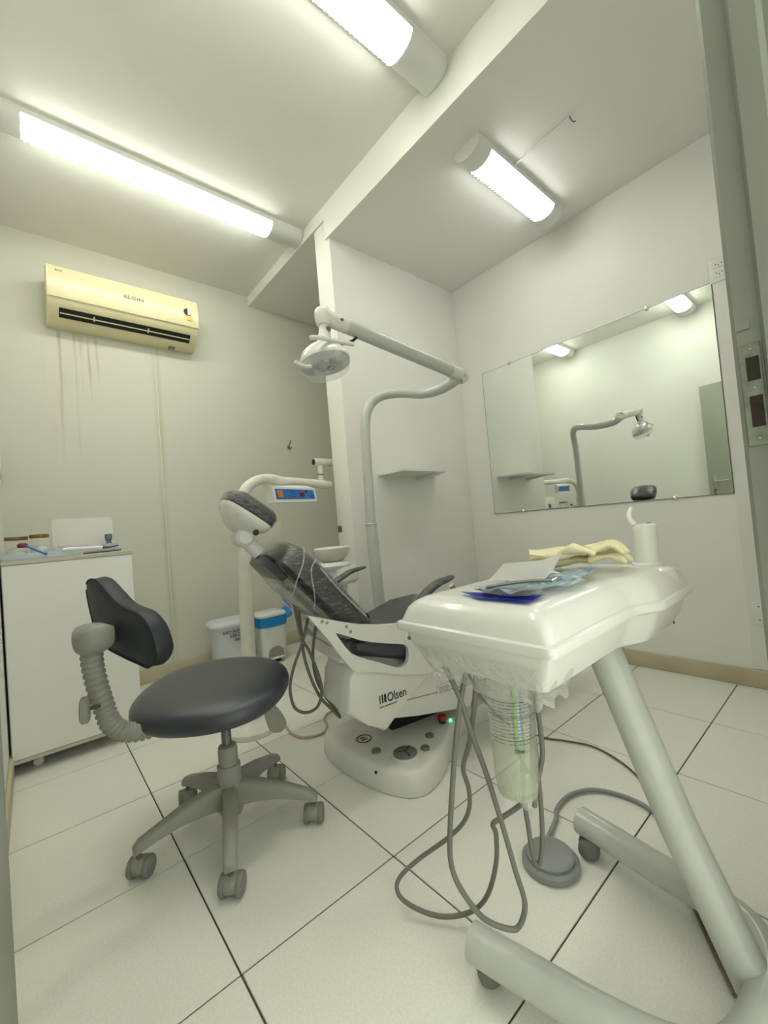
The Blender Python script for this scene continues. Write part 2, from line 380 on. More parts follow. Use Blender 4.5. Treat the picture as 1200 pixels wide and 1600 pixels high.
# ================================================================ CEILING LIGHTS
def half_profile(w, h, n=10):
    return [(w / 2 * math.cos(PI * k / n) , -h * math.sin(PI * k / n) ** 0.7) for k in range(n + 1)]
def ceiling_light(label, x0, x1, e0, e1, y, z, w, h, glow):
    t = thing('ceiling_light', label, 'ceiling light', ((x0 + x1) / 2, y, z))
    hp = [(y + a, z + b) for a, b in half_profile(w, h)]
    for s0, s1 in ((x0, e0), (e1, x1)):
        mk('housing', 'white_plastic', t, prism, hp, 'x', s0, s1)
    fp = half_profile(w, h)
    zc = z - h * 0.40
    mk('reflector_tray', 'white_plastic', t, prism, [(y + w / 2, z), (y + w / 2 * .99, zc), (y - w / 2 * .99, zc), (y - w / 2, z)], 'x', e0, e1)
    hp2 = [(y + w / 2 * .90, zc + .002)] + [(y + a * .95, z + b) for a, b in fp if b < -h * .48] + [(y - w / 2 * .90, zc + .002)]
    mk('diffuser', glow, t, prism, hp2, 'x', e0 + .001, e1 - .001)
    bm = B(); n = int((e1 - e0) / 0.024)
    for k in range(n):
        xx = e0 + (k + .5) * (e1 - e0) / n
        pr = [(y + a, z + b) for a, b in half_profile(w * 1.04, h * 1.08)][2:-2]
        pi_ = [(y + a, z + b) for a, b in half_profile(w * 0.92, h * 0.96)][2:-2]
        prism(bm, pr + list(reversed(pi_)), 'x', xx - 0.0018, xx + 0.0018)
    obj('louvre', bm, 'ribs', t, kind='stuff')
    for s, d in ((x0, 1), (x1, -1)):
        hp3 = [(y + a, z + b) for a, b in half_profile(w * 1.03, h * 1.03)]
        mk('end_cap', 'white_plastic', t, prism, hp3, 'x', s - 0.004, s + 0.004)
    return t
ceiling_light('long white ceiling light nearest the air conditioner, glowing ribbed diffuser', -0.105, 1.482, 0.05, 1.27, 2.42, ZL, 0.155, 0.072, 'glowL')
ceiling_light('long white ceiling light at the top edge, cut by the frame', -0.105, 1.482, 0.05, 1.27, 1.14, ZL, 0.165, 0.072, 'glowL')
rl = ceiling_light('short white ceiling light on the lower right ceiling, before the mirror', 1.70, 2.52, 1.80, 2.42, 1.15, ZR, 0.15, 0.07, 'glowR')
bm = B(); p0 = (2.004,1.093,2.75); p1 = (1.987,0.778,2.75)
tube(bm, [(p0[0], p0[1], ZR - .005), (p1[0], p1[1], ZR - .005)], 0.006, 8, sm=False)
cond = obj('cable_conduit', bm, 'white_plastic'); tag(cond, 'thin white conduit across the ceiling, ending at the short light', 'conduit')
mk('hook', 'dmetal', cond, tube, [(p1[0], p1[1], ZR - .002), (p1[0] + .005, p1[1] - .01, ZR - .03), (p1[0] + .02, p1[1] - .015, ZR - .025)], 0.003, 6)
mk('power_cord', 'white_plastic', cond, tube, [(p0[0], p0[1], ZR - .005), (p0[0] + .06, p0[1] - .0, ZR - .03), (p0[0] + .11, p0[1] + .01, ZR - .01)], 0.004, 6)

# ================================================================ AIR CONDITIONER
t = thing('air_conditioner', 'yellowed white split air conditioner high on the far wall', 'air conditioner', (0.57, YF, 2.36))
prof = [(YF, 2.675), (3.13, 2.690), (3.11, 2.680), (3.095, 2.66), (3.085, 2.53), (3.098, 2.485), (3.125, 2.45), (3.205, 2.385), (3.225, 2.375), (YF, 2.375)]
bm = B(); prism(bm, prof, 'x', 0.137, 1.005, 0.006); obj('body', bm, 'ac', t)
mk('front_panel', 'ac', t, prism, [(3.10, 2.683), (3.088, 2.66), (3.078, 2.53), (3.090, 2.487), (3.102, 2.492), (3.10, 2.66)], 'x', 0.140, 1.002)
def on_slant(s, off=0.0):   # s 0..1 along the lower slanted face
    y0, z0, y1, z1 = 3.122, 2.449, 3.203, 2.383
    n = Vector((z1 - z0, -(y1 - y0))).normalized()
    return (y0 + (y1 - y0) * s + n[0] * off, z0 + (z1 - z0) * s + n[1] * off)
a_, b_ = on_slant(0.12, 0.001), on_slant(0.72, 0.001); c_, d_ = on_slant(0.72, -0.02), on_slant(0.12, -0.02)
mk('air_outlet', 'dark', t, prism, [a_, b_, c_, d_], 'x', 0.195, 0.955)
a_, b_ = on_slant(0.40, 0.004), on_slant(0.46, 0.004); c_, d_ = on_slant(0.46, 0.0), on_slant(0.40, 0.0)
lv = mk('louvre', 'ac', t, prism, [a_, b_, c_, d_], 'x', 0.20, 0.95)
for xx in (0.37, 0.68): 
    a_, b_ = on_slant(0.25, 0.004), on_slant(0.55, 0.004); c_, d_ = on_slant(0.55, 0.0), on_slant(0.25, 0.0)
    mk('louvre_clip', 'ac', lv, prism, [a_, b_, c_, d_], 'x', xx, xx + 0.008)
FY = Matrix(((1, 0, 0), (0, 0, 1), (0, 1, 0))).to_4x4()
def face_y(x, y, z, tilt=0): return Matrix.Translation((x, y, z)) @ Matrix.Rotation(PI / 2 + tilt, 4, 'X')
text('lettering', 'ELGIN', 0.034, face_y(0.595, 3.0765, 2.585, -0.07), 'greyd', t, sx=1.25)
text('small_lettering', 'eco', 0.018, face_y(0.20, 3.085, 2.652, -0.08), 'greyd', t, sx=1.4)
mk('round_sticker', 'ink', t, lathe, [(0.026, 0), (0.026, 0.001)], (0.93, 3.0785, 2.585), (0, -1, 0.07), 24)
mk('half_sticker', 'sticker', t, prism, [(0.93, 2.562), (0.955, 2.572), (0.957, 2.59), (0.945, 2.606), (0.93, 2.609)], 'y', 3.0755, 3.0785)
mk('energy_sticker', 'yellow', t, box, (0.92, 3.0745, 2.525), (0.96, 3.0765, 2.555))
mk('drain_nub', 'dmetal', t, box, (0.83, 3.23, 2.363), (0.87, 3.26, 2.376), .003)

# ================================================================ MIRROR, SOCKETS, SHELF, HOOK
t = thing('wall_mirror', 'large frameless rectangular mirror on the right wall', 'mirror', (XR, 1.14, 0.95))
mk('mirror_glass', 'mirror', t, box, (XR - .006, 0.452, 0.957), (XR - .001, 1.853, 2.018))
bm = B()
for lo, hi in (((XR - .0062, 0.450, 0.955), (XR - .001, 0.4525, 2.02)), ((XR - .0062, 1.8525, 0.955), (XR - .001, 1.855, 2.02)), ((XR - .0062, 0.45, 0.954), (XR - .001, 1.855, 0.957)), ((XR - .0062, 0.45, 2.018), (XR - .001, 1.855, 2.02))): box(bm, lo, hi)
obj('glass_edge', bm, 'greyd', t)
for u_, z_ in (((1.62), 2.02), (0.74, 2.02), (1.62, 0.955), (0.70, 0.955)):
    mk('mirror_clip', 'chrome', t, lathe, [(0.013, 0), (0.013, 0.004), (0.009, 0.010), (0.003, 0.012)], (XR - .004, u_, z_), (-1, 0, 0), 16)
c = (2.668,0.414,2.07)
t = thing('wall_socket', 'square white double wall socket above the mirror corner', 'socket', (XR, c[1], c[2]))
mk('socket_plate', 'white_plastic', t, box, (XR - .010, c[1] - .042, c[2] - .06), (XR, c[1] + .042, c[2] + .06), 0.004)
for dz in (-.022, .022):
    f_ = mk('socket_face', 'sticker', t, box, (XR - .013, c[1] - .024, c[2] + dz - .014), (XR - .0095, c[1] + .024, c[2] + dz + .014), 0.003)
    for dy in (-.011, 0, .011): mk('pin_hole', 'dark', f_, lathe, [(0.0028, 0), (0.0028, 0.0006)], (XR - .0132, c[1] + dy, c[2] + dz + (0.004 if dy else -.003)), (-1, 0, 0), 8)
mk('trim_5', 'white_plastic', None, box, (XR - .004, .20, .09), (XR + .001, .448, 2.022), .001, 1, kind='structure')
c = (2.666,0.375,0.363)
t = thing('blank_plate', 'white blank wall plate low on the right wall', 'wall plate', (XR, c[1], c[2]))
mk('plate', 'white_plastic', t, box, (XR - .011, c[1] - .04, c[2] - .055), (XR, c[1] + .055, c[2] + .055), 0.003)
for dz in (-.03, .035): mk('screw', 'dmetal', t, lathe, [(0.004, 0), (0.003, 0.001)], (XR - .0112, c[1] + .03, c[2] + dz), (-1, 0, 0), 10)

t = thing('wall_shelf', 'small white corner-cut shelf board on the partition wall', 'shelf', (2.05, 2.07, 1.27))
prism_pts = [(1.735, 2.07), (1.735, 1.83), (2.13, 1.83), (2.28, 2.07)]
mk('shelf_board', 'white_plastic', t, prism, prism_pts, 'z', 1.262, 1.277)
for xx in (1.79, 2.08):
    mk('bracket', 'white_plastic', t, prism, [(2.07, 1.262), (1.88, 1.262), (1.88, 1.256), (2.05, 1.238), (2.07, 1.238)], 'x', xx, xx + 0.02)
c = (1.766,3.298,1.705)
t = thing('wall_hook', 'small dark metal hook on the far wall', 'hook', c)
mk('hook_plate', 'dmetal', t, box, (c[0] - .012, YF - .004, c[2] - .025), (c[0] + .012, YF, c[2] + .0), 0.002)
mk('hook_wire', 'dmetal', t, tube, [(c[0] + .01, YF - .03, c[2] + .045), (c[0] + .004, YF - .02, c[2] + .02), (c[0], YF - .006, c[2] - .005), (c[0] - .008, YF - .02, c[2] - .03), (c[0] + .004, YF - .03, c[2] - .03), (c[0] + .01, YF - .034, c[2] - .015)], 0.0045, 8)
c = (-0.123,3.298,1.412)
o = mk('wall_grille', 'greyp', None, box, (XL + .0, YF - .03, c[2] - .04), (c[0] + .008, YF, c[2] + .04), .003); tag(o, 'small grey slotted box on the far wall, at the left frame edge', 'wall box')
for k in range(4): mk('slot', 'dark', o, box, (c[0] - .05, YF - .032, c[2] - .02 + k * .014), (c[0] + .006, YF - .0295, c[2] - .015 + k * .014))
c = (1.495,2.235,0.941)
o = mk('hinge_plate', 'dmetal', None, box, (XP - .008, 2.19, c[2] - .02), (XP, 2.225, c[2] + .02), .002); tag(o, 'tiny grey metal plate on the partition edge above the white bowl', 'hinge')

# ================================================================ CABINET AND WHAT STANDS ON IT
CX0, CX1, CY0, CY1, CZ = -0.107, 0.385, 2.45, 2.88, 0.925
t = thing('cabinet', 'white melamine cabinet against the left wall, clutter on top', 'cabinet', ((CX0 + CX1) / 2, (CY0 + CY1) / 2, 0))
mk('body', 'melamine', t, box, (CX0, CY0 + .016, 0.055), (CX1, CY1, CZ - .018))
mk('back_panel', 'melamine', t, box, (CX0 + .003, CY0, 0.072), (CX1 - .002, CY0 + .015, CZ - .019), 0.0015, 1)
mk('bottom_rail', 'edge', t, box, (CX0, CY0 - .001, 0.055), (CX1, CY0 + .015, 0.070), .001, 1)
mk('worktop', 'edge', t, box, (CX0, CY0 - .004, CZ - .018), (CX1 + .003, CY1, CZ), 0.0015, 1)
for xx, yy in ((-0.02, 2.52), (0.32, 2.52), (-0.02, 2.82), (0.32, 2.82)):
    cs = mk('caster', 'greyp', t, box, (xx - .02, yy - .02, 0.035), (xx + .02, yy + .02, 0.055), .003)
    mk('wheel', 'white_plastic', cs, lathe, [(0.012, -.012), (0.019, -.008), (0.019, .008), (0.012, .012)], (xx, yy, 0.019), (0, 1, 0), 16)
def jar(px, py, r, h, label):
    t = thing('glass_jar', label, 'jar', (px, py, CZ))
    mk('glass', 'clear', t, lathe, [(r * .9, 0.001), (r, .006), (r, h * .80), (r * .93, h * .84), (r * .93, h * .86)], (px, py, CZ))
    mk('cotton_filling', 'cotton', t, lathe, [(r * .7, .004), (r * .88, .01), (r * .85, h * .4), (r * .5, h * .52), (.004, h * .55)], (px, py, CZ))
    mk('lid', 'gold', t, lathe, [(r * 1.0, h * .86), (r * 1.02, h * .87), (r * 1.02, h), (r * .97, h * 1.01)], (px, py, CZ))
jar(-0.055, 2.66, 0.043, 0.110, 'glass jar with bronze lid, leftmost on the cabinet')
jar(0.03, 2.64, 0.037, 0.115, 'glass jar with bronze lid, beside the open clear box')
t = thing('clear_box', 'open clear plastic box with raised lid on the cabinet', 'plastic box', (0.2, 2.62, CZ))
bx0, bx1, by0, by1 = 0.082, 0.345, 2.56, 2.72
bm = B(); 
for lo, hi in (((bx0, by0, CZ), (bx1, by1, CZ + .002)), ((bx0, by0, CZ), (bx1, by0 + .002, CZ + .045)), ((bx0, by1 - .002, CZ), (bx1, by1, CZ + .045)), ((bx0, by0, CZ), (bx0 + .002, by1, CZ + .045)), ((bx1 - .002, by0, CZ), (bx1, by1, CZ + .045))): box(bm, lo, hi)
obj('tub', bm, 'clearblue', t)
mk('lid', 'clear', t, puff, rounded(0.262, 0.145, .018, 3), [(0, .002), (0.002, 0), (0.012, 0), (0.013, .003)], frame((0.213, by1 + .003, CZ + .118), (1, 0, 0), (0, -1, .12)), res=1)
mk('card_stack', 'pink', t, box, (bx0 + .02, 2.62, CZ + .002), (bx1 - .07, 2.69, CZ + .055), .004)
o = mk('dark_bottle', 'slate', None, lathe, [(.016, 0), (.022, .004), (.022, .035), (.012, .05), (.012, .06), (.017, .062), (.017, .092), (.014, .094)], (0.315, 2.66, CZ + .0025)); tag(o, 'small dark blue-grey bottle standing at the clear box\'s right end', 'bottle')
t = thing('organizer_tray', 'low clear divided tray at the left front of cabinet top', 'tray', (0.0, 2.5, CZ))
bm = B()
for k in range(4): box(bm, (-0.10 + k * .075, 2.47, CZ), (-0.098 + k * .075, 2.54, CZ + .03))
box(bm, (-0.10, 2.47, CZ), (0.127, 2.54, CZ + .002)); box(bm, (-0.10, 2.47, CZ), (0.127, 2.472, CZ + .03)); box(bm, (-0.10, 2.538, CZ), (0.127, 2.54, CZ + .03))
obj('tray_body', bm, 'clearblue', t)
for k in range(5):
    xx = -0.085 + k * .03
    o = mk('small_packet', ['paper', 'greyfilm', 'paper', 'pink', 'greyfilm'][k], None, puff, rounded(0.026, 0.03, .004, 2), [(0, .003), (0.004, 0), (0.010, 0), (0.014, .004)], frame((xx, 2.505, CZ + .0025), (1, .2 * (k % 3 - 1), 0), (0, .05, 1)), res=1)
    tag(o, 'small flat packet lying in the divided tray', 'packet', 'packets in the divided tray')
o = mk('red_cap', 'maroon', None, puff, [(-.018, -.008), (-.008, -.014), (.012, -.010), (.02, .004), (.004, .014), (-.016, .008)], [(0, .004), (.006, 0), (.016, .001), (.022, .007)], frame((-0.033,2.55,0.981), (1, 0, 0), (0, 0, 1))); tag(o, 'small dark red cap lying over the divided tray', 'cap')
o = mk('blue_brush', 'blue', None, tube, [(-0.035,2.56,0.999), (0.005,2.49,0.971), (0.051,2.46,0.942)], 0.0045, 8); tag(o, 'thin blue plastic stick leaning over the divided tray', 'stick')
t = thing('white_marker', 'fat white marker pen lying on the cabinet front edge', 'pen', (0.2, 2.465, CZ))
mk('barrel', 'paper', t, tube, [(0.11,2.468,0.954), (0.122,2.468,0.957), (0.239,2.468,0.954), (0.265,2.468,0.951)], 0.0085, 12, sm=False)
mk('tip', 'black', t, tube, [(0.265,2.468,0.951), (0.296,2.468,0.951), (0.335,2.468,0.956)], [0.006, 0.002], 8, sm=False)
for k, (u0, u1) in enumerate(((0.19, 0.25), (0.23, 0.29), (0.27, 0.33))):
    o = mk('metal_instrument', 'dmetal', None, tube, [(u0, 2.50 + .01 * k, CZ + .006), (u0 + .03, 2.505 + .01 * k, CZ + .008), (u1 + .02, 2.50 + .01 * k, CZ + .009)], 0.005, 8)
    tag(o, 'short dark metal instrument behind the white marker', 'instrument', 'metal instruments on the cabinet')

# ================================================================ BINS
def oval(w, d, n=20, p=2.6):
    return [(w / 2 * math.copysign(abs(math.cos(2 * PI * k / n)) ** (2 / p), math.cos(2 * PI * k / n)), d / 2 * math.copysign(abs(math.sin(2 * PI * k / n)) ** (2 / p), math.sin(2 * PI * k / n))) for k in range(n)]
def ring2(cx, cy, w, d, z, n=28, p=3.2): return [Vector((cx + a, cy + b, z)) for a, b in oval(w, d, n, p)]
bxc, byc = 1.035, 3.02
t = thing('waste_bin', 'pale bluish-grey lidded bin with marker writing, left of the white pole', 'bin', (bxc, byc, 0))
mk('bucket', 'bin_grey', t, loft, [ring2(bxc, byc, .22, .17, .003), ring2(bxc, byc, .24, .19, .22), ring2(bxc, byc, .265, .205, .32), ring2(bxc, byc, .27, .21, .335)])
mk('lid', 'bin_grey', t, loft, [ring2(bxc, byc, .29, .23, .333), ring2(bxc, byc, .295, .235, .343), ring2(bxc, byc, .285, .225, .356), ring2(bxc, byc, .26, .20, .366), ring2(bxc, byc, .25, .19, .372), ring2(bxc, byc, .2, .14, .374)])
for k, (s, sz) in enumerate((('LIXO INFECTANTE', .026), ('LIXO 02', .034), ('SALA', .026))):
    text('handwriting', s, sz, face_y(bxc + .03, byc - .1045 + k * .0025, .300 - k * .030, -0.10), 'ink', t, extrude=.0016, shear=.2)
bxc, byc = 1.345, 3.03
t = thing('pedal_bin', 'white pedal bin with bright blue bag folded over the rim', 'bin', (bxc, byc, 0))
mk('bucket', 'white_plastic', t, loft, [ring2(bxc, byc, .19, .16, .004, p=5), ring2(bxc, byc, .215, .18, .32, p=5)])
mk('pedal_recess', 'greyp', t, prism, [(bxc - .06, .03)] + [(bxc + .06 * math.cos(PI - PI * k / 12), .06 + .055 * math.sin(PI * k / 12)) for k in range(13)] + [(bxc + .06, .03)], 'y', byc - .092, byc - .083)
mk('pedal', 'white_plastic', t, box, (bxc - .065, byc - .115, .030), (bxc + .055, byc - .08, .040), .003)
mk('pedal_gap', 'dark', t, box, (bxc - .04, byc - .0925, .006), (bxc + .03, byc - .085, .029))
mk('bin_bag', 'bag', t, loft, [ring2(bxc, byc, .222, .19, .262, p=4), ring2(bxc, byc, .232, .20, .285, p=4), ring2(bxc, byc, .24, .205, .335, p=4), ring2(bxc, byc, .225, .19, .34, p=4)])
mk('bag_flap', 'bag', t, puff, [(-.03, -.03), (.03, -.04), (.045, .02), (.02, .05), (-.02, .03)], [(0, .01), (.01, 0), (.03, .008)], frame((bxc + .115, byc - .05, .335), (1, 0, .5), (.2, -.6, .5)))
mk('lid', 'white', t, loft, [ring2(bxc, byc, .235, .20, .338, p=4), ring2(bxc, byc, .235, .20, .352, p=4), ring2(bxc, byc, .20, .17, .366, p=4), ring2(bxc, byc, .10, .09, .371, p=4)])

# ================================================================ SUCTION STAND AND CUSPIDOR
t = thing('suction_stand', 'cream pole stand on a round floor base with blue control box', 'stand', (0.785, 2.055, 0))
sx, sy = 0.785, 2.055
mk('foot', 'cream_enamel', t, lathe, [(.128, .0), (.130, .012), (.126, .024), (.09, .042), (.052, .052), (.045, .06)], (sx, sy, 0), seg=40)
mk('collar', 'cream_enamel', t, lathe, [(.045, .058), (.045, .072), (.038, .08), (.036, .11), (.044, .115), (.044, .125), (.036, .13)], (sx, sy, 0))
mk('pole', 'cream_enamel', t, tube, [(sx, sy, .10), (sx + .008, sy, .4), (sx + .018, sy, .70), (sx + .03, sy, 0.95), (sx + .028, sy, 1.05)], 0.034, 20)
mk('joint_ring', 'cream_enamel', t, lathe, [(.0355, -.003), (.0365, 0), (.0355, .003)], (sx + .028, sy, .95))
mk('arm', 'cream_enamel', t, tube, [(sx + .028, sy, 1.05), (sx + .03, sy, 1.12), (sx + .06, sy + .005, 1.19), (sx + .13, sy + .02, 1.232), (sx + .22, sy + .05, 1.245), (1.08,2.13,1.236), (1.282,2.2,1.234), (1.482,2.27,1.23)], 0.0265, 20)
pa, pb = (1.42,2.26,1.253), (1.42,2.26,1.352)
mk('connector', 'cream_enamel', t, tube, [pa, pb], 0.018, 14, sm=False)
mk('connector_ring', 'dmetal', t, tube, [(1.419,2.26,1.29), (1.42,2.26,1.299)], 0.0195, 14, sm=False)
pc = (1.393,2.29,1.381)
mk('open_pipe', 'cream_enamel', t, tube, [pc, (pc[0] + .16, 2.29, pc[2]), (pc[0] + .45, 2.29, pc[2])], 0.024, 18, sm=False)
mk('pipe_mouth', 'dark_brown', t, tube, [(pc[0] - .0015, 2.29, pc[2]), (pc[0] + .004, 2.29, pc[2])], 0.0195, 18, sm=False)
# control box hanging below the arm
q = [(0.986,2.09,1.199), (1.245,2.09,1.186), (1.259,2.09,1.111), (0.997,2.09,1.112)]
fx = Vector(q[1]) - Vector(q[0]); 
cb = mk('control_box', 'white_plastic', t, loft, [[Vector(p) + Vector((0, -.03, 0)) for p in q], [Vector(p) + Vector((0, .02, 0)) for p in [(0.962,2.09,1.213), (1.217,2.09,1.208), (1.239,2.09,1.119), (0.971,2.09,1.11)]]])
def inq(s, t_, dy=-.031):
    a, b, c, d = [Vector(p) for p in q]
    return (a * (1 - s) + b * s) * (1 - t_) + (d * (1 - s) + c * s) * t_ + Vector((0, dy, 0))
def plate(bm, s0, s1, t0, t1, d0, d1):
    loft(bm, [[inq(s0, t0, d0), inq(s1, t0, d0), inq(s1, t1, d0), inq(s0, t1, d0)], [inq(s0, t0, d1), inq(s1, t0, d1), inq(s1, t1, d1), inq(s0, t1, d1)]])
mk('blue_face', 'blue', cb, plate, .05, .95, .14, .80, -.030, -.032, label='bright blue printed face')
mk('rocker_switch', 'orange', cb, plate, .09, .20, .25, .68, -.031, -.036)
mk('display', 'maroon', cb, plate, .60, .71, .35, .65, -.031, -.034)
for k in range(6): mk('print_mark', 'ink', cb, plate, .42 + .05 * (k % 2), .445 + .05 * (k % 2), .25 + .18 * (k // 2), .30 + .18 * (k // 2), -.0315, -.0325)
mk('round_knob', 'ink', cb, plate, .74, .79, .2, .32, -.0315, -.0335)

bc = (1.255, 1.945)
t = thing('cuspidor', 'white spittoon bowl unit behind the dental chair backrest', 'basin', (bc[0], bc[1], 0))
mk('bowl', 'cream_enamel', t, lathe, [(.03, .765), (.06, .775), (.085, .80), (.094, .825), (.098, .842), (.094, .846), (.088, .842), (.07, .81), (.03, .795), (.002, .793)], (bc[0], bc[1], 0), seg=36)
mk('pedestal', 'white', t, lathe, [(.085, .0), (.09, .03), (.07, .06), (.06, .3), (.065, .6), (.08, .72), (.10, .735), (.105, .75), (.09, .768), (.04, .77)], (bc[0], bc[1], 0), seg=30)
mk('basin_body', 'white', t, puff, rounded(.17, .15, .05, 4), [(0, .02), (.02, .0), (.08, .0), (.10, .015), (.112, .04)], frame((bc[0] + .035, bc[1] - .03, .645), (1, .3, 0), (0, 0, 1)), res=1)

# ================================================================ OPERATING LAMP
lp = (1.42, 1.767)
t = thing('dental_lamp', 'dental operating lamp on a tall bent white pole behind the chair', 'lamp', (lp[0], lp[1], 0))
mk('foot_flange', 'tube', t, lathe, [(.10, 0), (.10, .01), (.05, .02), (.032, .05)], (lp[0], lp[1], 0))
mk('lower_pole', 'tube', t, tube, [(lp[0], lp[1], .02), (lp[0] - .006, lp[1], .5), (lp[0] - .018, lp[1], .955)], 0.031, 20, sm=False)
mk('pole_ring', 'tube', t, lathe, [(.031, 0), (.034, .003), (.034, .007), (.031, .01)], (lp[0] - .018, lp[1], .95))
zt = 1.665
mk('upper_pole', 'tube', t, tube, [(lp[0] - .018, lp[1], .955), (lp[0] - .012, lp[1], 1.25), (lp[0] - .004, lp[1], 1.45)] + [(1.423,1.767,1.512), (1.442,1.765,1.581), (1.481,1.75,1.636), (1.529,1.71,1.663), (1.586,1.62,1.655), (1.63,1.51,1.625), (1.639,1.4,1.617), (1.639,1.33,1.625), (1.654,1.283,1.641)], 0.0265, 20)
el = Vector((1.669,1.278,1.652)); jt = Vector((0.932,1.37,1.8))
mk('elbow_joint', 'white', t, tube, [el + Vector((-.012, .012, -.014)), el + Vector((.014, -.006, .006))], 0.031, 18, sm=False)
d_ = (jt - el)
mk('swing_arm', 'tube', t, tube, [el, el + d_ * .9], 0.030, 20, sm=False)
mk('arm_sleeve', 'white', t, tube, [el + d_ * .02, el + d_ * .10], 0.0325, 20, sm=False)
mk('arm_end', 'white', t, tube, [el + d_ * .86, el + d_ * .93, el + d_ * 1.0], [.0315, .031], 20, sm=False)
mk('knuckle', 'white', t, lathe, [(.012, -.045), (.028, -.038), (.034, -.02), (.035, 0), (.034, .018), (.025, .03), (.008, .036)], jt, (0, 0, 1))
for kx in (.9, ): mk('screw', 'dmetal', t, lathe, [(.007, 0), (.006, .003)], el + d_ * kx + Vector((-.01, -.03, 0)), (-.2, -1, 0), 10)
mk('cable_tie', 'black', t, tube, [el + d_ * .80 + Vector((0, 0, -.03)), el + d_ * .84 + Vector((0, 0, -.06)), el + d_ * .9 + Vector((0, 0, -.085))], .006, 8)
hc = Vector((0.918,1.363,1.605))
mk('neck', 'white', t, tube, [jt + Vector((0, 0, -.03)), jt + Vector((.0, 0, -.07)), hc + Vector((0, 0, .07))], [.018, .03], 16, sm=False)
mk('neck_screw', 'dmetal', t, lathe, [(.012, 0), (.010, .006)], jt + Vector((.005, -.02, -.06)), (0, -1, 0), 12)
mk('handle_bar', 'white', t, tube, [(0.82,1.3,1.66), (0.862,1.3,1.668), (0.905,1.3,1.67), (1.018,1.3,1.677)], .0085, 10)
FH = frame(hc, (0.76, -0.64, 0.15), (.16, .20, 1))
ol = oval(.20, .155, 24, 2.2)
hd_ = mk('lamp_head', 'white', t, loft, [[FH @ Vector((a * k, b * k, z)) for a, b in ol] for k, z in ((1.0, -.004), (1.02, .006), (1.0, .014), (.86, .045), (.6, .07), (.3, .082), (.05, .086))])
mk('reflector', 'refl', hd_, loft, [[FH @ Vector((a * k, b * k, z)) for a, b in ol] for k, z in ((.97, -.005), (.85, .012), (.5, .028), (.05, .032))], cap=False)
for s in (-1, 1): mk('blue_filter', 'tagblue', hd_, box, (-.022, -.03, -.001), (.022, .03, .002), .002, mtx=FH @ Matrix.Translation((s * .052, 0, .006)))
mk('bulb_shield', 'metal', hd_, lathe, [(.024, -.012), (.026, -.006), (.022, .02)], FH @ Vector((0, 0, 0)), (.16, .20, 1), 20)
mk('front_shield', 'clear', hd_, loft, [[FH @ Vector((a * k, b * k, z)) for a, b in ol] for k, z in ((1.0, -.004), (.97, -.026), (.86, -.042), (.5, -.05), (.1, -.051))])
mk('shield_emblem', 'dmetal', hd_, tube, [FH @ Vector((.02 + .014 * math.cos(a), -.03 + .011 * math.sin(a), -.051)) for a in [k * .6 for k in range(9)]], .0018, 6)
mk('side_handle', 'white', t, tube, [(0.777,1.35,1.579), (0.795,1.35,1.572), (0.821,1.35,1.568), (0.844,1.35,1.574)], .0075, 10)

# ================================================================ STOOL
scx, scy = 0.455, 1.421
t = thing('operator_stool', 'low black-seated stool with bellows backrest on five grey casters', 'stool', (scx, scy, 0))
sc_ = Vector((0.437, 1.462, 0.452))
FS = frame(sc_, (0.70, -0.62, 0.0), (-.10, -.07, 1))
ol = oval(.488, .432, 44, 2.25)
mk('seat', 'vinyl', t, loft, [[FS @ Vector((a * k, b * k, z)) for a, b in ol] for z, k in ((-.040, .70), (-.039, .86), (-.034, .95), (-.022, .992), (-.008, 1.0), (.006, .985), (.017, .94), (.025, .86), (.031, .72), (.034, .5), (.035, .2))])
mk('seat_pan', 'greyp', t, box, (-.10, -.07, -.055), (.10, .07, -.032), .01, mtx=FS)
gas = [(scx, scy, .235), (scx - .003, scy, .40)]
mk('gas_cylinder', 'dmetal', t, tube, gas, .0155, 16, sm=False)
mk('upper_sleeve', 'greyp', t, lathe, [(.030, .16), (.030, .262), (.028, .275), (.020, .28)], (scx, scy, 0))
mk('lower_sleeve', 'greyp', t, lathe, [(.032, .06), (.040, .08), (.036, .215), (.033, .218)], (scx, scy, 0))
arms = [(0.201, 1.433), (0.370, 1.159), (0.664, 1.254), (0.683, 1.577), (0.384, 1.690)]
arms = [(scx + .262 * math.cos(math.radians(177 + 72 * k)), scy + .262 * math.sin(math.radians(177 + 72 * k))) for k in range(5)]
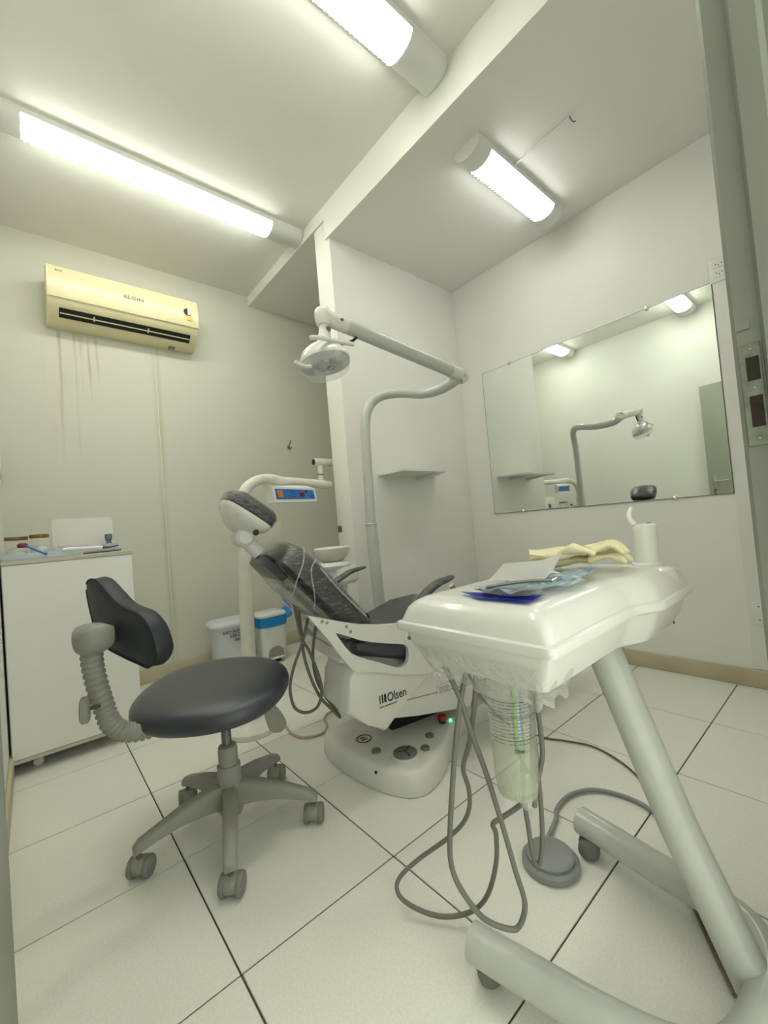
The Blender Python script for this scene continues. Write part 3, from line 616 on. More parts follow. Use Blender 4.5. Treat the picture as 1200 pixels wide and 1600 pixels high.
for k, (axx, ayy) in enumerate(arms):
    d = Vector((axx - scx, ayy - scy, 0)); L_ = d.length; d.normalize(); s = Vector((-d.y, d.x, 0)); o_ = Vector((scx, scy, 0))
    rings = []
    for u_, zc, hh, ww in ((.02, .125, .035, .024), (.08, .130, .030, .023), (.15, .122, .022, .020), (.22, .105, .016, .018), (.262, .092, .014, .018), (.277, .083, .008, .014)):
        c = o_ + d * u_
        rings.append([c + s * a * ww + Vector((0, 0, zc + b * hh)) for a, b in ((-1, -1), (1, -1), (.98, .5), (.6, 1), (-.6, 1), (-.98, .5))])
    mk('leg', 'greyp', t, loft, rings, sharp=60)
    ca = [0.9, 0.35, 0.25, 0.15, 2.6][k]; w_ = Vector((math.cos(ca), math.sin(ca) , 0)); 
    w_ = Vector((0.76, -0.65, 0)) if k != 4 else Vector((0.9, -.2, 0)); w_.normalize()
    e = Vector((axx, ayy, .029)); off = w_.cross(Vector((0, 0, 1))) * .012
    e = e - off * .5
    hood = mk('caster', 'greyp', t, lathe, [(.006, -.026), (.022, -.024), (.026, -.014), (.026, .014), (.022, .024), (.006, .026)], e + Vector((0, 0, .004)), w_, 20)
    mk('stem', 'dmetal', hood, tube, [(axx, ayy, .05), (axx, ayy, .085)], .006, 8, sm=False)
    for sgn in (-1, 1):
        mk('wheel', 'wheelgrey', hood, lathe, [(.008, 0), (.0285, 0), (.029, .004), (.029, .010), (.026, .014), (.008, .016)], e + w_ * sgn * .016 - w_ * (.0 if sgn > 0 else .0), w_ * sgn, 24)
# backrest pad built on the plane measured in the room
po = [(-0.008, 0.845), (0.045, 0.86), (0.097, 0.842), (0.152, 0.812), (0.218, 0.787), (0.307, 0.773), (0.358, 0.747), (0.385, 0.704), (0.388, 0.67), (0.353, 0.640), (0.301, 0.642), (0.196, 0.652), (0.10, 0.668), (0.037, 0.715), (0.002, 0.781)]
FB = frame((.12, 1.55, 0), (.09, -.35, 0), (.35, .09, 0))   # local x along pad, local z towards the seat
if (FB @ Vector((0, 1, 0)) - FB @ Vector((0, 0, 0))).z < 0: po = [(a, -b) for a, b in po]
br = mk('backrest', 'vinyl_navy', t, puff, po, [(-.002, .055), (.0, .010), (.004, .002), (.012, 0), (.036, -.003), (.048, .003), (.056, .014), (.060, .05)], FB)
mk('piping', 'seam', br, tube, [FB @ Vector((p.x, p.y, .003)) for p in smooth_path([(a, b, 0) for a, b in po], 3, True)] , .0028, 6, sm=False, cap=False)
mt = Vector((.105, 1.36, .712))
mk('backrest_mount', 'greyp', t, puff, [(-.045, -.03), (-.02, -.038), (.03, -.038), (.045, -.02), (.04, .02), (.0, .042), (-.035, .025)], [(-.036, .028), (-.030, .014), (-.018, .004), (0, 0), (.025, 0), (.045, .010)], frame(mt, (.25, -.9, 0), (.9, .25, -.03)))
pth = [(.108, 1.375, .69), (.110, 1.39, .64), (.118, 1.40, .58), (.130, 1.41, .52), (.142, 1.41, .47), (.165, 1.42, .435), (.205, 1.425, .412), (.26, 1.43, .405), (.33, 1.43, .408)]
bm = B(); sp = smooth_path(pth, 14); n = len(sp)
tube(bm, sp, [(.027 if (i % 4) < 2 else .0225) for i in range(n)], 18, sm=False)
obj('bellows', bm, 'greyp', t, sharp=60)
mk('tilt_knob', 'greyp', t, puff, [(.034, 0), (.02, .018), (-.02, .018), (-.034, 0), (-.02, -.018), (.02, -.018)], [(-.010, .006), (-.006, 0), (.006, 0), (.010, .006)], frame((.085, 1.36, .535), (0.05, .1, 1), (1, -.3, 0)))
mk('knob_stem', 'dmetal', t, tube, [(.085, 1.36, .535), (.12, 1.39, .525)], .005, 8, sm=False)
lvp = (0.572,1.38,0.401)
mk('lever_rod', 'dmetal', t, tube, [(.50, 1.40, .415), (lvp[0] - .02, 1.37, .425), (lvp[0], 1.375, lvp[2] + .008)], .005, 8)
mk('lever_paddle', 'greyp', t, puff, [(p[0], p[2]) for p in [(0.574,1.38,0.4), (0.567,1.38,0.372), (0.58,1.38,0.299), (0.596,1.38,0.276), (0.626,1.38,0.267), (0.645,1.38,0.284), (0.64,1.38,0.312), (0.611,1.38,0.362)]], [(-.004, .003), (-.002, 0), (.002, 0), (.004, .003)], Matrix(((1, 0, 0, 0), (0, 0, -1, 1.38), (0, 1, 0, 0), (0, 0, 0, 1))))
mk('under_knob', 'greyp', t, lathe, [(.018, -.008), (.02, 0), (.016, .008)], (0.313,1.33,0.412), (0, 0, 1), 16)

# ================================================================ DENTAL CHAIR (built in its own frame: x towards the feet, y to the far side)
t = thing('dental_chair', 'reclined dental chair, black pads wrapped in clear film on white base', 'dental chair', (1.2, 1.398, 0), math.radians(-10))
K = dict(world=False)
bp_ = [(-.20, .22), (-.30, .18), (-.325, .03), (-.276, -.184), (-.215, -.300), (-.165, -.338), (-.11, -.335), (-.02, -.290), (.16, -.145), (.30, -.09), (.56, -.08), (.62, -.02), (.62, .20), (.50, .25), (.1, .26)]
mk('base_plate', 'white', t, puff, bp_, [(.002, -.004), (.010, -.006), (.045, -.002), (.068, .004), (.077, .013), (.081, .024), (.0825, .034)], Matrix.Identity(4), res=3, **K)
# controls on the base
def disc(name, m, x, y, z, r, h, par=t, seg=24, **k): return mk(name, m, par, lathe, [(r, 0), (r, h * .7), (r * .85, h)], (x, y, z), seg=seg, **K, **k)
ped = disc('foot_dial_ring', 'white', -.135, -.218, .08, .056, .008, label='raised white ring')
disc('foot_dial', 'greyd', -.135, -.218, .082, .045, .014)
for aa in (.6, 2.6, 4.6): mk('dial_ridge', 'black', t, tube, [(-.135, -.218, .0955), (-.135 + .04 * math.cos(aa), -.218 + .04 * math.sin(aa), .0955)], .0022, 6, sm=False, **K)
for x_, y_ in ((-.211, -.130), (-.054, -.232), (.015, -.168)):
    disc('foot_switch', 'greyd', x_, y_, .081, .018, .010)
disc('emergency_collar', 'black', .125, -.112, .078, .015, .018)
disc('emergency_button', 'red', .125, -.112, .096, .020, .018, label='red mushroom emergency button')
disc('status_led', 'led', .163, -.118, .078, .006, .010, seg=12)
disc('screw', 'dark', -.262, -.215, .060, .005, .006, seg=10)
FT = Matrix.Translation((-.205, -.015, .0845)) @ Matrix.Rotation(math.radians(20), 4, 'Z')
mk('emblem_ring', 'ink', t, tube, [FT @ Vector((.030 * math.cos(a), .030 * math.sin(a), 0)) for a in [2 * PI * k / 24 for k in range(25)]], .0016, 6, sm=False, **K)
text('emblem_text', 'ISO\n9001', .016, FT @ Matrix.Rotation(-.2, 4, 'Z'), 'ink', t, world=False)
# lower housing and lift arm
NS = -.20
mk('lift_housing', 'white', t, prism, [(p[0], p[2]) for p in [(-0.177,-0.2,0.219), (-0.048,-0.2,0.195), (0.221,-0.2,0.148), (0.249,-0.2,0.261)]] + [(.42, .30), (.40, .36), (.10, .385), (-.10, .40), (-.2, .3)], 'y', -.20, .12, 0.01, **K)
mk('housing_groove', 'greyp', t, prism, [(-.12, .268), (.34, .236), (.34, .2395), (-.12, .2715)], 'y', -.2015, -.19, **K)
mk('dark_gap_fill', 'dark', t, box, (-.08, -.03, .07), (.36, .13, .26), .01, **K)  # near-black block added for the dark of the gap under the housing
cov = [(p[0], p[2]) for p in [(-0.327,-0.24,0.47), (-0.348,-0.24,0.416), (-0.372,-0.24,0.311), (-0.291,-0.24,0.249), (-0.229,-0.24,0.207), (-0.21,-0.24,0.21), (-0.164,-0.24,0.258), (-0.108,-0.24,0.303), (-0.029,-0.24,0.354), (0.091,-0.24,0.435), (0.067,-0.24,0.509), (-0.098,-0.24,0.398), (-0.209,-0.24,0.414), (-0.31,-0.24,0.44)]]
cv = mk('side_cover', 'white', t, prism, cov, 'y', -.245, -.02, 0.014, **K)
FC = Matrix.Rotation(PI / 2, 4, 'X')
lg = (-0.184,-0.247,0.322)
FL = Matrix.Translation((lg[0], -.2465, lg[2])) @ Matrix.Rotation(-.02, 4, 'Y') @ FC
text('lettering', 'Olsen', .045, FL @ Matrix.Translation((.018, 0, 0)), 'ink', cv, world=False, sx=.78, extrude=.0008)
for k, w__ in enumerate((.003, .005, .008)):
    mk('emblem_bar', 'ink', cv, box, (-.055 + k * .0095, -.012, -.0006), (-.055 + k * .0095 + w__, .017, .0008), **K, mtx=FL)
text('small_lettering', 'HIGH TECHNOLOGY', .008, FL @ Matrix.Translation((-.02, -.025, 0)), 'ink', cv, world=False)
lb = (0.083,-0.205,0.265)
mk('rating_label', 'sticker', t, box, (lb[0] - .035, -.2035, lb[2] - .018), (lb[0] + .035, -.2015, lb[2] + .018), **K)
for k in range(4): mk('label_line', 'ink', t, box, (lb[0] - .03, -.2045, lb[2] - .012 + k * .007), (lb[0] + (.02 if k % 2 else .028), -.2034, lb[2] - .0105 + k * .007), **K)
mk('label_emblem', 'ink', t, box, (lb[0] + .042, -.2035, lb[2] - .006), (lb[0] + .055, -.2015, lb[2] + .014), **K)
# cushion: seat and leg rest profile
sect = [(-.335, .560, .535, .18), (-.30, .550, .478, .225), (-.20, .53, .45, .24), (-.10, .535, .415, .24), (-.02, .548, .42, .24), (.10, .585, .46, .235), (.22, .59, .49, .23), (.40, .565, .485, .225), (.62, .53, .455, .22), (.80, .50, .43, .20), (.86, .48, .44, .17)]
rings = []
for x_, z1, z0, hw in sect:
    zc, hh = (z1 + z0) / 2, (z1 - z0) / 2; r_ = []
    for k in range(24):
        a = 2 * PI * k / 24; ca, sa = math.cos(a), math.sin(a)
        r_.append(Vector((x_, hw * math.copysign(abs(ca) ** .35, ca), zc + hh * math.copysign(abs(sa) ** .6, sa))))
    rings.append(r_)
mk('seat_cushion', 'vinyl', t, loft, rings, **K)
mk('seat_pan', 'white', t, prism, [(-.34, .50), (-.2, .45), (0, .42), (.2, .45), (.7, .42), (.7, .40), (.2, .40), (-.1, .37), (-.36, .47)], 'y', -.19, .19, .006, **K)
# white side frames with the opening that shows the seat cushion
outer = [(p[0], p[2]) for p in [(-0.483,-0.25,0.67), (-0.428,-0.25,0.651), (-0.371,-0.25,0.63), (-0.3,-0.25,0.607), (-0.224,-0.25,0.59), (-0.149,-0.25,0.58), (-0.086,-0.25,0.578), (-0.061,-0.25,0.537), (-0.046,-0.25,0.485), (-0.018,-0.25,0.437), (0.023,-0.25,0.383), (-0.025,-0.25,0.366), (-0.106,-0.25,0.386), (-0.188,-0.25,0.407), (-0.252,-0.25,0.432), (-0.315,-0.25,0.443), (-0.343,-0.25,0.461), (-0.375,-0.25,0.506), (-0.413,-0.25,0.569), (-0.449,-0.25,0.619)]]
inner = [(p[0], p[2]) for p in [(-0.394,-0.25,0.597), (-0.373,-0.25,0.588), (-0.343,-0.25,0.573), (-0.305,-0.25,0.554), (-0.263,-0.25,0.539), (-0.204,-0.25,0.521), (-0.156,-0.25,0.509), (-0.123,-0.25,0.499), (-0.11,-0.25,0.482), (-0.11,-0.25,0.458), (-0.118,-0.25,0.432), (-0.137,-0.25,0.422), (-0.162,-0.25,0.423), (-0.196,-0.25,0.439), (-0.234,-0.25,0.459), (-0.274,-0.25,0.478), (-0.315,-0.25,0.499), (-0.341,-0.25,0.516), (-0.362,-0.25,0.543), (-0.381,-0.25,0.573)]]
def ringplate(bm, o, i, y0, y1):
    loft(bm, [[Vector((a, y0, b)) for a, b in o], [Vector((a, y0, b)) for a, b in i], [Vector((a, y1, b)) for a, b in i], [Vector((a, y1, b)) for a, b in o]], close=True)
for s in (-1, 1):
    y0, y1 = (-.262, -.243) if s < 0 else (.243, .262)
    if s > 0: outer = [(max(a, -.33), b) for a, b in outer]; inner = [(max(a, -.31), b) for a, b in inner]
    sf = mk('side_frame', 'white', t, ringplate, outer, inner, y0, y1, **K)
    kn = (-0.106,-0.262,0.522)
    yb = -.263 if s < 0 else .263
    mk('pivot_ring', 'white', sf, lathe, [(.020, 0), (.020, .005), (.016, .006)], (kn[0], yb, kn[2]), (0, s, 0), 20, **K)
    mk('pivot_screw', 'dmetal', sf, lathe, [(.008, 0), (.008, .008)], (kn[0], yb, kn[2]), (0, s, 0), 12, **K)
    for pp in () if s > 0 else ((-0.438,-0.262,0.644), (-0.421,-0.262,0.637), (-0.352,-0.262,0.61), (-0.338,-0.262,0.59)):
        mk('frame_screw', 'greyp', sf, lathe, [(.006, 0), (.005, .002)], (pp[0], yb, pp[2]), (0, s, 0), 10, **K)
# backrest
bt = Vector((-.632, 0, .775)); bn = Vector((.775, 0, .632))
bo = Vector((-.225, 0, .585))            # front lower edge
FBk = Matrix.Translation(bo) @ Matrix((Vector((0, 1, 0)), bt, bn * -1)).transposed().to_4x4()   # local x lateral, y up the back, z backwards
ob = [(-.20, .0), (-.225, .05), (-.225, .25), (-.205, .36), (-.16, .415), (0, .435), (.16, .415), (.205, .36), (.225, .25), (.225, .05), (.20, .0), (0, -.012)]
bk = mk('backrest', 'filmvinyl', t, puff, ob, [(-.022, .07), (-.016, .03), (-.004, .008), (.012, 0), (.07, .002), (.085, .015), (.092, .05)], FBk, **K)
ob2 = [(-.17, .01), (-.19, .08), (-.185, .27), (-.15, .40), (-.08, .425), (.08, .425), (.15, .40), (.185, .27), (.19, .08), (.17, .01)]
mk('back_shell', 'filmshell', t, puff, [(a, b * .93) for a, b in ob2], [(.080, .0), (.095, .006), (.115, .03), (.122, .07)], FBk, **K)
mk('back_shell_top', 'vinyl', t, puff, [(a * .98, b) for a, b in [(-.16, .36), (-.12, .43), (0, .44), (.12, .43), (.16, .36), (.15, .335), (0, .33), (-.15, .335)]], [(.085, .0), (.112, .01), (.120, .03)], FBk, **K)
# clear film edges and wrinkles over the backrest
def filmline(pts, r=.0016): return mk('film_fold', 'clear', t, tube, pts, r, 6, **K)
def onb(a, b, z): return FBk @ Vector((a, b, z))
filmline([onb(-.215, .39, -.01), onb(-.232, .36, .03), onb(-.230, .33, .09), onb(-.17, .29, .125), onb(-.05, .27, .13)], .0022)
filmline([onb(-.215, .33, -.015), onb(-.232, .32, .03), onb(-.231, .25, .08), onb(-.19, .20, .11)], .002)
filmline([onb(-.228, .30, .0), onb(-.231, .2, .005), onb(-.230, .05, .0)], .0025)
mk('back_screw', 'dmetal', t, lathe, [(.006, 0), (.006, .004)], onb(-.13, .315, .115), (-.775, 0, -.632), 10, **K)
def wavy(s, t_): 
    return (0.004 * math.sin(9 * s + 5 * t_), .006 * math.sin(14 * s) * t_, .004 * math.sin(11 * s + 3 * t_))
mk('film_skirt', 'film', t, flatsheet, [onb(-.23, .0, .0), onb(-.20, .03, .12), onb(-.19, -.05, .13), onb(-.235, -.07, .02)], 10, 5, wavy, **K)
mk('film_skirt', 'film', t, flatsheet, [onb(-.20, .30, .118), onb(.12, .30, .13), onb(.12, -.04, .135), onb(-.20, -.04, .12)], 16, 12, wavy, **K)
# hinge bracket between backrest and seat
mk('back_bracket', 'white', t, puff, [(-.10, -.06), (-.12, .06), (.12, .06), (.10, -.06)], [(.09, 0), (.12, 0), (.13, .01)], FBk, res=2, **K)
mk('hinge_arm', 'white', t, prism, [(-.36, .54), (-.34, .58), (-.20, .50), (-.20, .44), (-.30, .44)], 'y', -.1, .1, .008, **K)
# headrest
FHr = frame((-.600, .0, 1.022), (0, 1, 0), (.60, 0, .80))     # local x lateral, local z out of the front
hr = [(-.085, -.085), (-.108, -.05), (-.112, .03), (-.095, .085), (-.04, .105), (.04, .105), (.095, .085), (.112, .03), (.108, -.05), (.085, -.085), (0, -.095)]
yv = FHr.to_3x3() @ Vector((0, 1, 0))
if yv.z < 0: hr = [(a, -b) for a, b in hr]
mk('headrest', 'filmvinyl', t, puff, hr, [(-.004, .01), (.004, .0), (.030, -.002), (.045, .008), (.056, .03), (.060, .07)], FHr, **K)
mk('headrest_shell', 'white', t, puff, hr, [(-.070, .075), (-.060, .055), (-.045, .035), (-.022, .01), (-.004, .004), (.0, .004)], FHr, **K, label='white shell under clear film')
mk('headrest_knob', 'white', t, lathe, [(.024, -.055), (.034, -.045), (.036, .045), (.024, .055)], (-.618, 0, .945), (0, 1, 0), 18, **K)
mk('knob_hole', 'dark', t, lathe, [(.011, 0), (.010, .003)], (-0.589,-0.083,0.958), (0, -1, 0), 14, **K)
mk('headrest_stem', 'white', t, tube, [(-.625, 0, .985), (-.605, 0, .93), (-.565, 0, .88)], .026, 12, **K)
mk('film_skirt', 'film', t, flatsheet, [(-.66, -.10, 1.03), (-.50, -.10, .99), (-.50, -.09, .925), (-.66, -.06, .92)], 10, 6, wavy, **K)
# armrests
def arm(side, pts, name='armrest'):
    a = mk(name, 'filmvinyl', t, loft, [], **K) if False else None
nl = [(-0.077,-0.27,0.625), (-0.049,-0.27,0.646), (-0.006,-0.27,0.678), (0.046,-0.27,0.702), (0.091,-0.27,0.711), (0.121,-0.27,0.717)]
def armmesh(bm, pts, y, w0, w1, h0, h1):
    P = smooth_path([(p[0], y, p[2]) for p in pts], 4); n = len(P); rings = []
    for i, p in enumerate(P):
        k = i / (n - 1); T = (P[min(i + 1, n - 1)] - P[max(0, i - 1)]).normalized(); N_ = T.cross(Vector((0, 1, 0))); e = 1 - .35 * (abs(2 * k - 1) ** 4)
        w_, h_ = (w0 + (w1 - w0) * k) * e, (h0 + (h1 - h0) * k) * e
        rings.append([p + Vector((0, math.cos(2 * PI * j / 14) * w_, 0)) + N_ * math.sin(2 * PI * j / 14) * h_ for j in range(14)])
    loft(bm, rings)
mk('armrest', 'filmvinyl', t, armmesh, nl, -.27, .028, .022, .016, .012, **K)
mk('armrest', 'filmvinyl', t, armmesh, [(-0.235,0.27,0.658), (-0.133,0.27,0.704), (-0.069,0.27,0.732), (0.01,0.27,0.744)], .27, .026, .022, .016, .010, **K)
mk('armrest_support', 'white', t, tube, [(0.014,-0.26,0.684), (0.039,-0.26,0.63), (0.058,-0.26,0.572), (0.019,-0.26,0.51)], .009, 10, **K)
mk('armrest_support', 'white', t, tube, [(-.20, .27, .655), (-.19, .27, .60), (-.17, .255, .54)], .009, 10, **K)
mk('armrest_film', 'film', t, loft, [[Vector(p) + Vector((0, dy, 0)) for p in [(-0.049,-0.27,0.646), (-0.013,-0.27,0.694), (0.007,-0.27,0.691), (-0.01,-0.27,0.64)]] for dy in (.0, .04)] + [[Vector(p) for p in [(-0.044,-0.23,0.567), (0.028,-0.23,0.616), (0.123,-0.23,0.587), (0.074,-0.23,0.506)]]], **K)
mk('film_tail', 'clear', t, flatsheet, [(-0.207,-0.27,0.574), (-0.037,-0.27,0.615), (-0.004,-0.27,0.585), (-0.1,-0.27,0.572)], 10, 3, wavy, **K)

def hosething(label, pts, r, m, name='hose', seg=10):
    o = mk(name, m, None, tube, pts, r, seg, 6); tag(o, label, 'hose'); return o
cs = t
def chose(pts, r=.0058, m='hose'):     # hoses fixed to the chair: parts of it
    return mk('supply_hose', m, cs, tube, pts, r, 10, 6)
chose([(0.757,1.467,0.67), (0.765,1.464,0.588), (0.777,1.456,0.525), (0.79,1.446,0.494), (0.806,1.434,0.433), (0.82,1.425,0.365), (0.82,1.427,0.318), (0.808,1.439,0.275), (0.785,1.459,0.256), (0.761,1.48,0.256), (0.739,1.497,0.278), (0.73,1.503,0.328), (0.732,1.499,0.377), (0.747,1.485,0.44), (0.768,1.464,0.504), (0.782,1.451,0.556), (0.794,1.438,0.614)])
chose([(0.779,1.476,0.652), (0.782,1.477,0.552), (0.787,1.476,0.457), (0.806,1.464,0.363), (0.829,1.446,0.295), (0.858,1.424,0.25), (0.903,1.44,0.197)])
chose([(0.836,1.457,0.573), (0.823,1.472,0.468), (0.826,1.472,0.377), (0.846,1.458,0.309), (0.878,1.433,0.243), (0.908,1.449,0.197)])

o = hosething('thin tan hose looped on the floor between round base and chair', [(0.927,2.023,0.006), (0.911,1.958,0.006), (0.89,1.858,0.006), (0.902,1.781,0.006), (0.95,1.742,0.006), (1.002,1.743,0.006), (1.045,1.787,0.006), (1.073,1.855,0.006), (1.121,1.895,0.006), (1.179,1.893,0.006)], .0055, 'hose_tan')

# ================================================================ DELIVERY CART
t = thing('delivery_cart', 'white dental delivery cart on leaning column, dome-edged top and casters', 'dental cart', (0.92, 0.3, 0))
YC = .465
half = [(.535, .300), (.845, .300), (.905, .272), (1.10, .272), (1.135, .30)]
outl = half + [(x_, 2 * YC - y_) for x_, y_ in reversed(half)]
def densify(poly, r=.02, n=4):
    out = []; N_ = len(poly)
    for i in range(N_):
        a, b, c = Vector((*poly[i - 1], 0)), Vector((*poly[i], 0)), Vector((*poly[(i + 1) % N_], 0))
        da, dc = (a - b), (c - b); ra = min(r, da.length * .4, dc.length * .4)
        p, q_ = b + da.normalized() * ra, b + dc.normalized() * ra
        for k in range(n + 1):
            tt = k / n; out.append(((p * (1 - tt) ** 2 + b * 2 * tt * (1 - tt) + q_ * tt * tt))[:2])
    return out
def inset(poly, d):
    out = []; N_ = len(poly)
    for i in range(N_):
        a, b, c = Vector((*poly[i - 1], 0)), Vector((*poly[i], 0)), Vector((*poly[(i + 1) % N_], 0))
        e1, e2 = (b - a).normalized(), (c - b).normalized()
        n1, n2 = Vector((-e1.y, e1.x, 0)), Vector((-e2.y, e2.x, 0))
        m_ = (n1 + n2).normalized(); out.append(tuple((b + m_ * d / max(.3, m_.dot(n1)))[:2]))
    return out
def tray_rings(bm, levels):
    loft(bm, [[Vector((*q_, z_)) for q_ in densify(inset(outl, i_), r_)] for z_, i_, r_ in levels])
mk('lower_shell', 'white', t, tray_rings, [(.670, .060, .012), (.672, .046, .016), (.676, .040, .016), (.706, .024, .014), (.738, .014, .014)], sharp=25)
mk('rim_seam', 'greyp', t, tray_rings, [(.7375, .013, .014), (.741, .013, .014)])
mk('upper_shell', 'white', t, tray_rings, [(.7405, .008, .014), (.742, .002, .014), (.750, .0, .014), (.757, .002, .014), (.759, .009, .014), (.772, .013, .018), (.785, .018, .02), (.795, .028, .022), (.802, .042, .022), (.805, .058, .02)], sharp=34)
TZ = .805
mk('holder_platform', 'white', t, lathe, [(.080, .77), (.078, .788), (.070, .799), (.056, .803), (.03, .8035)], (1.060, .365, 0), seg=32)
mk('film_cover', 'film', t, flatsheet, [(.60, .362, .806), (.98, .362, .806), (.98, .57, .806), (.60, .57, .806)], 26, 16, lambda s, q_: (0, 0, .0015 + .0022 * math.sin(23 * s + 9 * q_) * math.sin(17 * q_ + 4 * s)))
bm = B()
sk = [(.66, .603), (.60, .603), (.562, .594), (.551, .555), (.551, .375), (.562, .334), (.60, .325), (.66, .325)]
P = smooth_path([(a, b, 0) for a, b in sk], 8)
rows_ = []
for j, (zz, ins) in enumerate(((.716, -.003), (.700, .004), (.684, .012), (.668, .022), (.658, .030), (.650, .026))):
    row = []
    for i, p in enumerate(P):
        nn = Vector((.70, YC, 0)) - p; nn.x *= 1.0; nn.normalize(); wv = j / 5
        row.append(bm.verts.new((p.x + nn.x * ins + .003 * wv * math.sin(i * 1.3), p.y + nn.y * ins + .003 * wv * math.cos(i * .9), zz + .006 * wv * math.sin(i * .8))))
    rows_.append(row)
for j in range(5):
    for i in range(len(P) - 1): bm.faces.new((rows_[j][i], rows_[j][i + 1], rows_[j + 1][i + 1], rows_[j + 1][i]))
obj('film_skirt', bm, 'film_dense', t)
for x_, y_, z_ in ((.80, .3085, .75), (.95, .2735, .71)): mk('screw', 'dark', t, lathe, [(.003, 0), (.003, .0012)], (x_, y_, z_), (0, -1, 0), 8)
# column and U base
mk('column', 'tube', t, tube, [(.955, .205, .06), (.95, .300, .30), (.95, .425, .67)], .036, 24, sm=False)
mk('column_screw', 'dark', t, lathe, [(.003, 0), (.003, .001)], (0.93,0.388,0.573), (-.8, -.6, 0), 8)
ubase = [(.655, .605, .077), (.680, .48, .077), (.705, .36, .077), (.74, .262, .077), (.80, .205, .077), (.90, .185, .077), (.99, .19, .077), (1.055, .225, .077), (1.085, .29, .077), (1.10, .40, .077), (1.118, .50, .077), (1.135, .600, .077)]
mk('base_tube', 'tube', t, tube, ubase, .0345, 24, 6)
for (x_, y_, wx) in ((.675, .585, (.55, .83, 0)), (1.118, .575, (.93, .36, 0)), (.78, .20, (.3, .9, 0)), (1.04, .19, (.8, .4, 0))):
    w_ = Vector(wx).normalized(); e = Vector((x_, y_, .027))
    cst = mk('caster', 'dmetal', t, tube, [(x_, y_, .028), (x_, y_, .062)], [.012, .009], 12, sm=False)
    for sgn in (-1, 1):
        mk('wheel', 'greyd', cst, lathe, [(.006, 0), (.022, .0), (.027, .004), (.0265, .014), (.018, .022), (.006, .024)], e + w_ * sgn * .004, w_ * sgn, 22)
# cables strapped behind the column
for k in range(3):
    mk('cable', ['hose', 'hose_brown', 'greyd'][k], t, tube, [(q_[0] + .010 * k, q_[1] + .004 * k, .010 + .004 * (k == 1)) for q_ in [(1.177,0.362,0.01), (1.128,0.342,0.01), (1.078,0.313,0.01), (1.022,0.278,0.01), (0.969,0.241,0.01)]], .0055, 8)
    mk('cable', ['hose', 'hose_brown', 'greyd'][k], t, tube, [(q_[0] + .012 * k, q_[1], q_[2]) for q_ in [(0.965,0.214,0.12), (0.957,0.211,0.1), (0.959,0.204,0.07), (0.958,0.194,0.04), (0.95,0.172,0.02)]], .0055, 8)
# hoses from under the tray
for pts, m_, r_ in (
    ([(0.583,0.564,0.705), (0.589,0.56,0.679), (0.603,0.55,0.636), (0.615,0.541,0.593), (0.626,0.534,0.536), (0.644,0.521,0.454), (0.663,0.509,0.354), (0.678,0.5,0.266), (0.689,0.493,0.201), (0.679,0.503,0.159), (0.661,0.518,0.156), (0.627,0.547,0.18), (0.598,0.569,0.236), (0.585,0.578,0.286), (0.586,0.575,0.35), (0.597,0.561,0.472), (0.61,0.546,0.581), (0.623,0.532,0.651), (0.626,0.528,0.68)], 'hose', .0052),
    ([(0.636,0.52,0.679), (0.637,0.521,0.64), (0.633,0.526,0.591), (0.668,0.578,0.486), (0.687,0.618,0.41), (0.717,0.634,0.346), (0.739,0.657,0.282), (0.748,0.692,0.223), (0.743,0.75,0.158), (0.7,0.802,0.11), (0.658,0.826,0.081), (0.641,0.827,0.059), (0.648,0.81,0.035), (0.672,0.763,0.022), (0.701,0.719,0.022), (0.734,0.671,0.044), (0.738,0.625,0.106), (0.731,0.588,0.198), (0.718,0.57,0.275), (0.706,0.566,0.307), (0.722,0.552,0.319), (0.745,0.519,0.35), (0.752,0.498,0.383), (0.759,0.488,0.493), (0.753,0.476,0.602)], 'hose', .0052),
    ([(0.759,0.484,0.601), (0.761,0.485,0.532), (0.763,0.486,0.447), (0.766,0.487,0.362), (0.765,0.49,0.29), (0.761,0.496,0.242), (0.754,0.502,0.23), (0.748,0.506,0.253), (0.744,0.507,0.312), (0.741,0.508,0.365), (0.743,0.502,0.495), (0.748,0.493,0.612)], 'hose', .0048),
    ([(0.745,0.469,0.608), (0.752,0.466,0.554), (0.755,0.465,0.483), (0.752,0.469,0.446), (0.744,0.478,0.408), (0.738,0.484,0.364)], 'hose', .0048)):
    mk('instrument_hose', m_, t, tube, pts, r_, 10, 6)
mk('air_line', 'hose_brown', t, tube, [(0.647,0.59,0.665), (0.665,0.576,0.645), (0.681,0.563,0.606), (0.889,0.706,0.464)] + [(1.592,1.137,0.006), (1.588,0.972,0.006), (1.617,0.898,0.006), (1.647,0.796,0.006), (1.616,0.69,0.006), (1.548,0.593,0.006), (1.424,0.483,0.006)], .0035, 8)
# reservoir bottle
bo_ = (.668, .470)
bt_ = mk('water_bottle', 'pet', t, lathe, [(.006, .392), (.022, .385), (.034, .392), (.040, .42), (.041, .46), (.0425, .50), (.0425, .58), (.040, .61), (.034, .64), (.022, .66), (.014, .672)], (*bo_, .042), seg=32)
for k in range(5):
    a = 2 * PI * k / 5 + .5
    mk('bottle_foot', 'pet', bt_, lathe, [(.003, -.02), (.010, -.012), (.013, .0), (.012, .014), (.004, .024)], (bo_[0] + .024 * math.cos(a), bo_[1] + .024 * math.sin(a), .434), seg=12)
mk('water', 'water', bt_, lathe, [(.020, .388), (.036, .395), (.0395, .43), (.0405, .478)], (*bo_, .042), seg=28)
mk('dip_tube', 'green_hose', bt_, tube, [(.668, .462, .70), (.667, .460, .66), (.660, .455, .61), (.652, .452, .57), (.658, .455, .53), (.674, .458, .49), (.690, .462, .465), (.697, .466, .458)], .0045, 8)
mk('inner_valve', 'tagblue', bt_, tube, [(.687, .475, .64), (.689, .475, .58), (.690, .475, .50)], .008, 10)
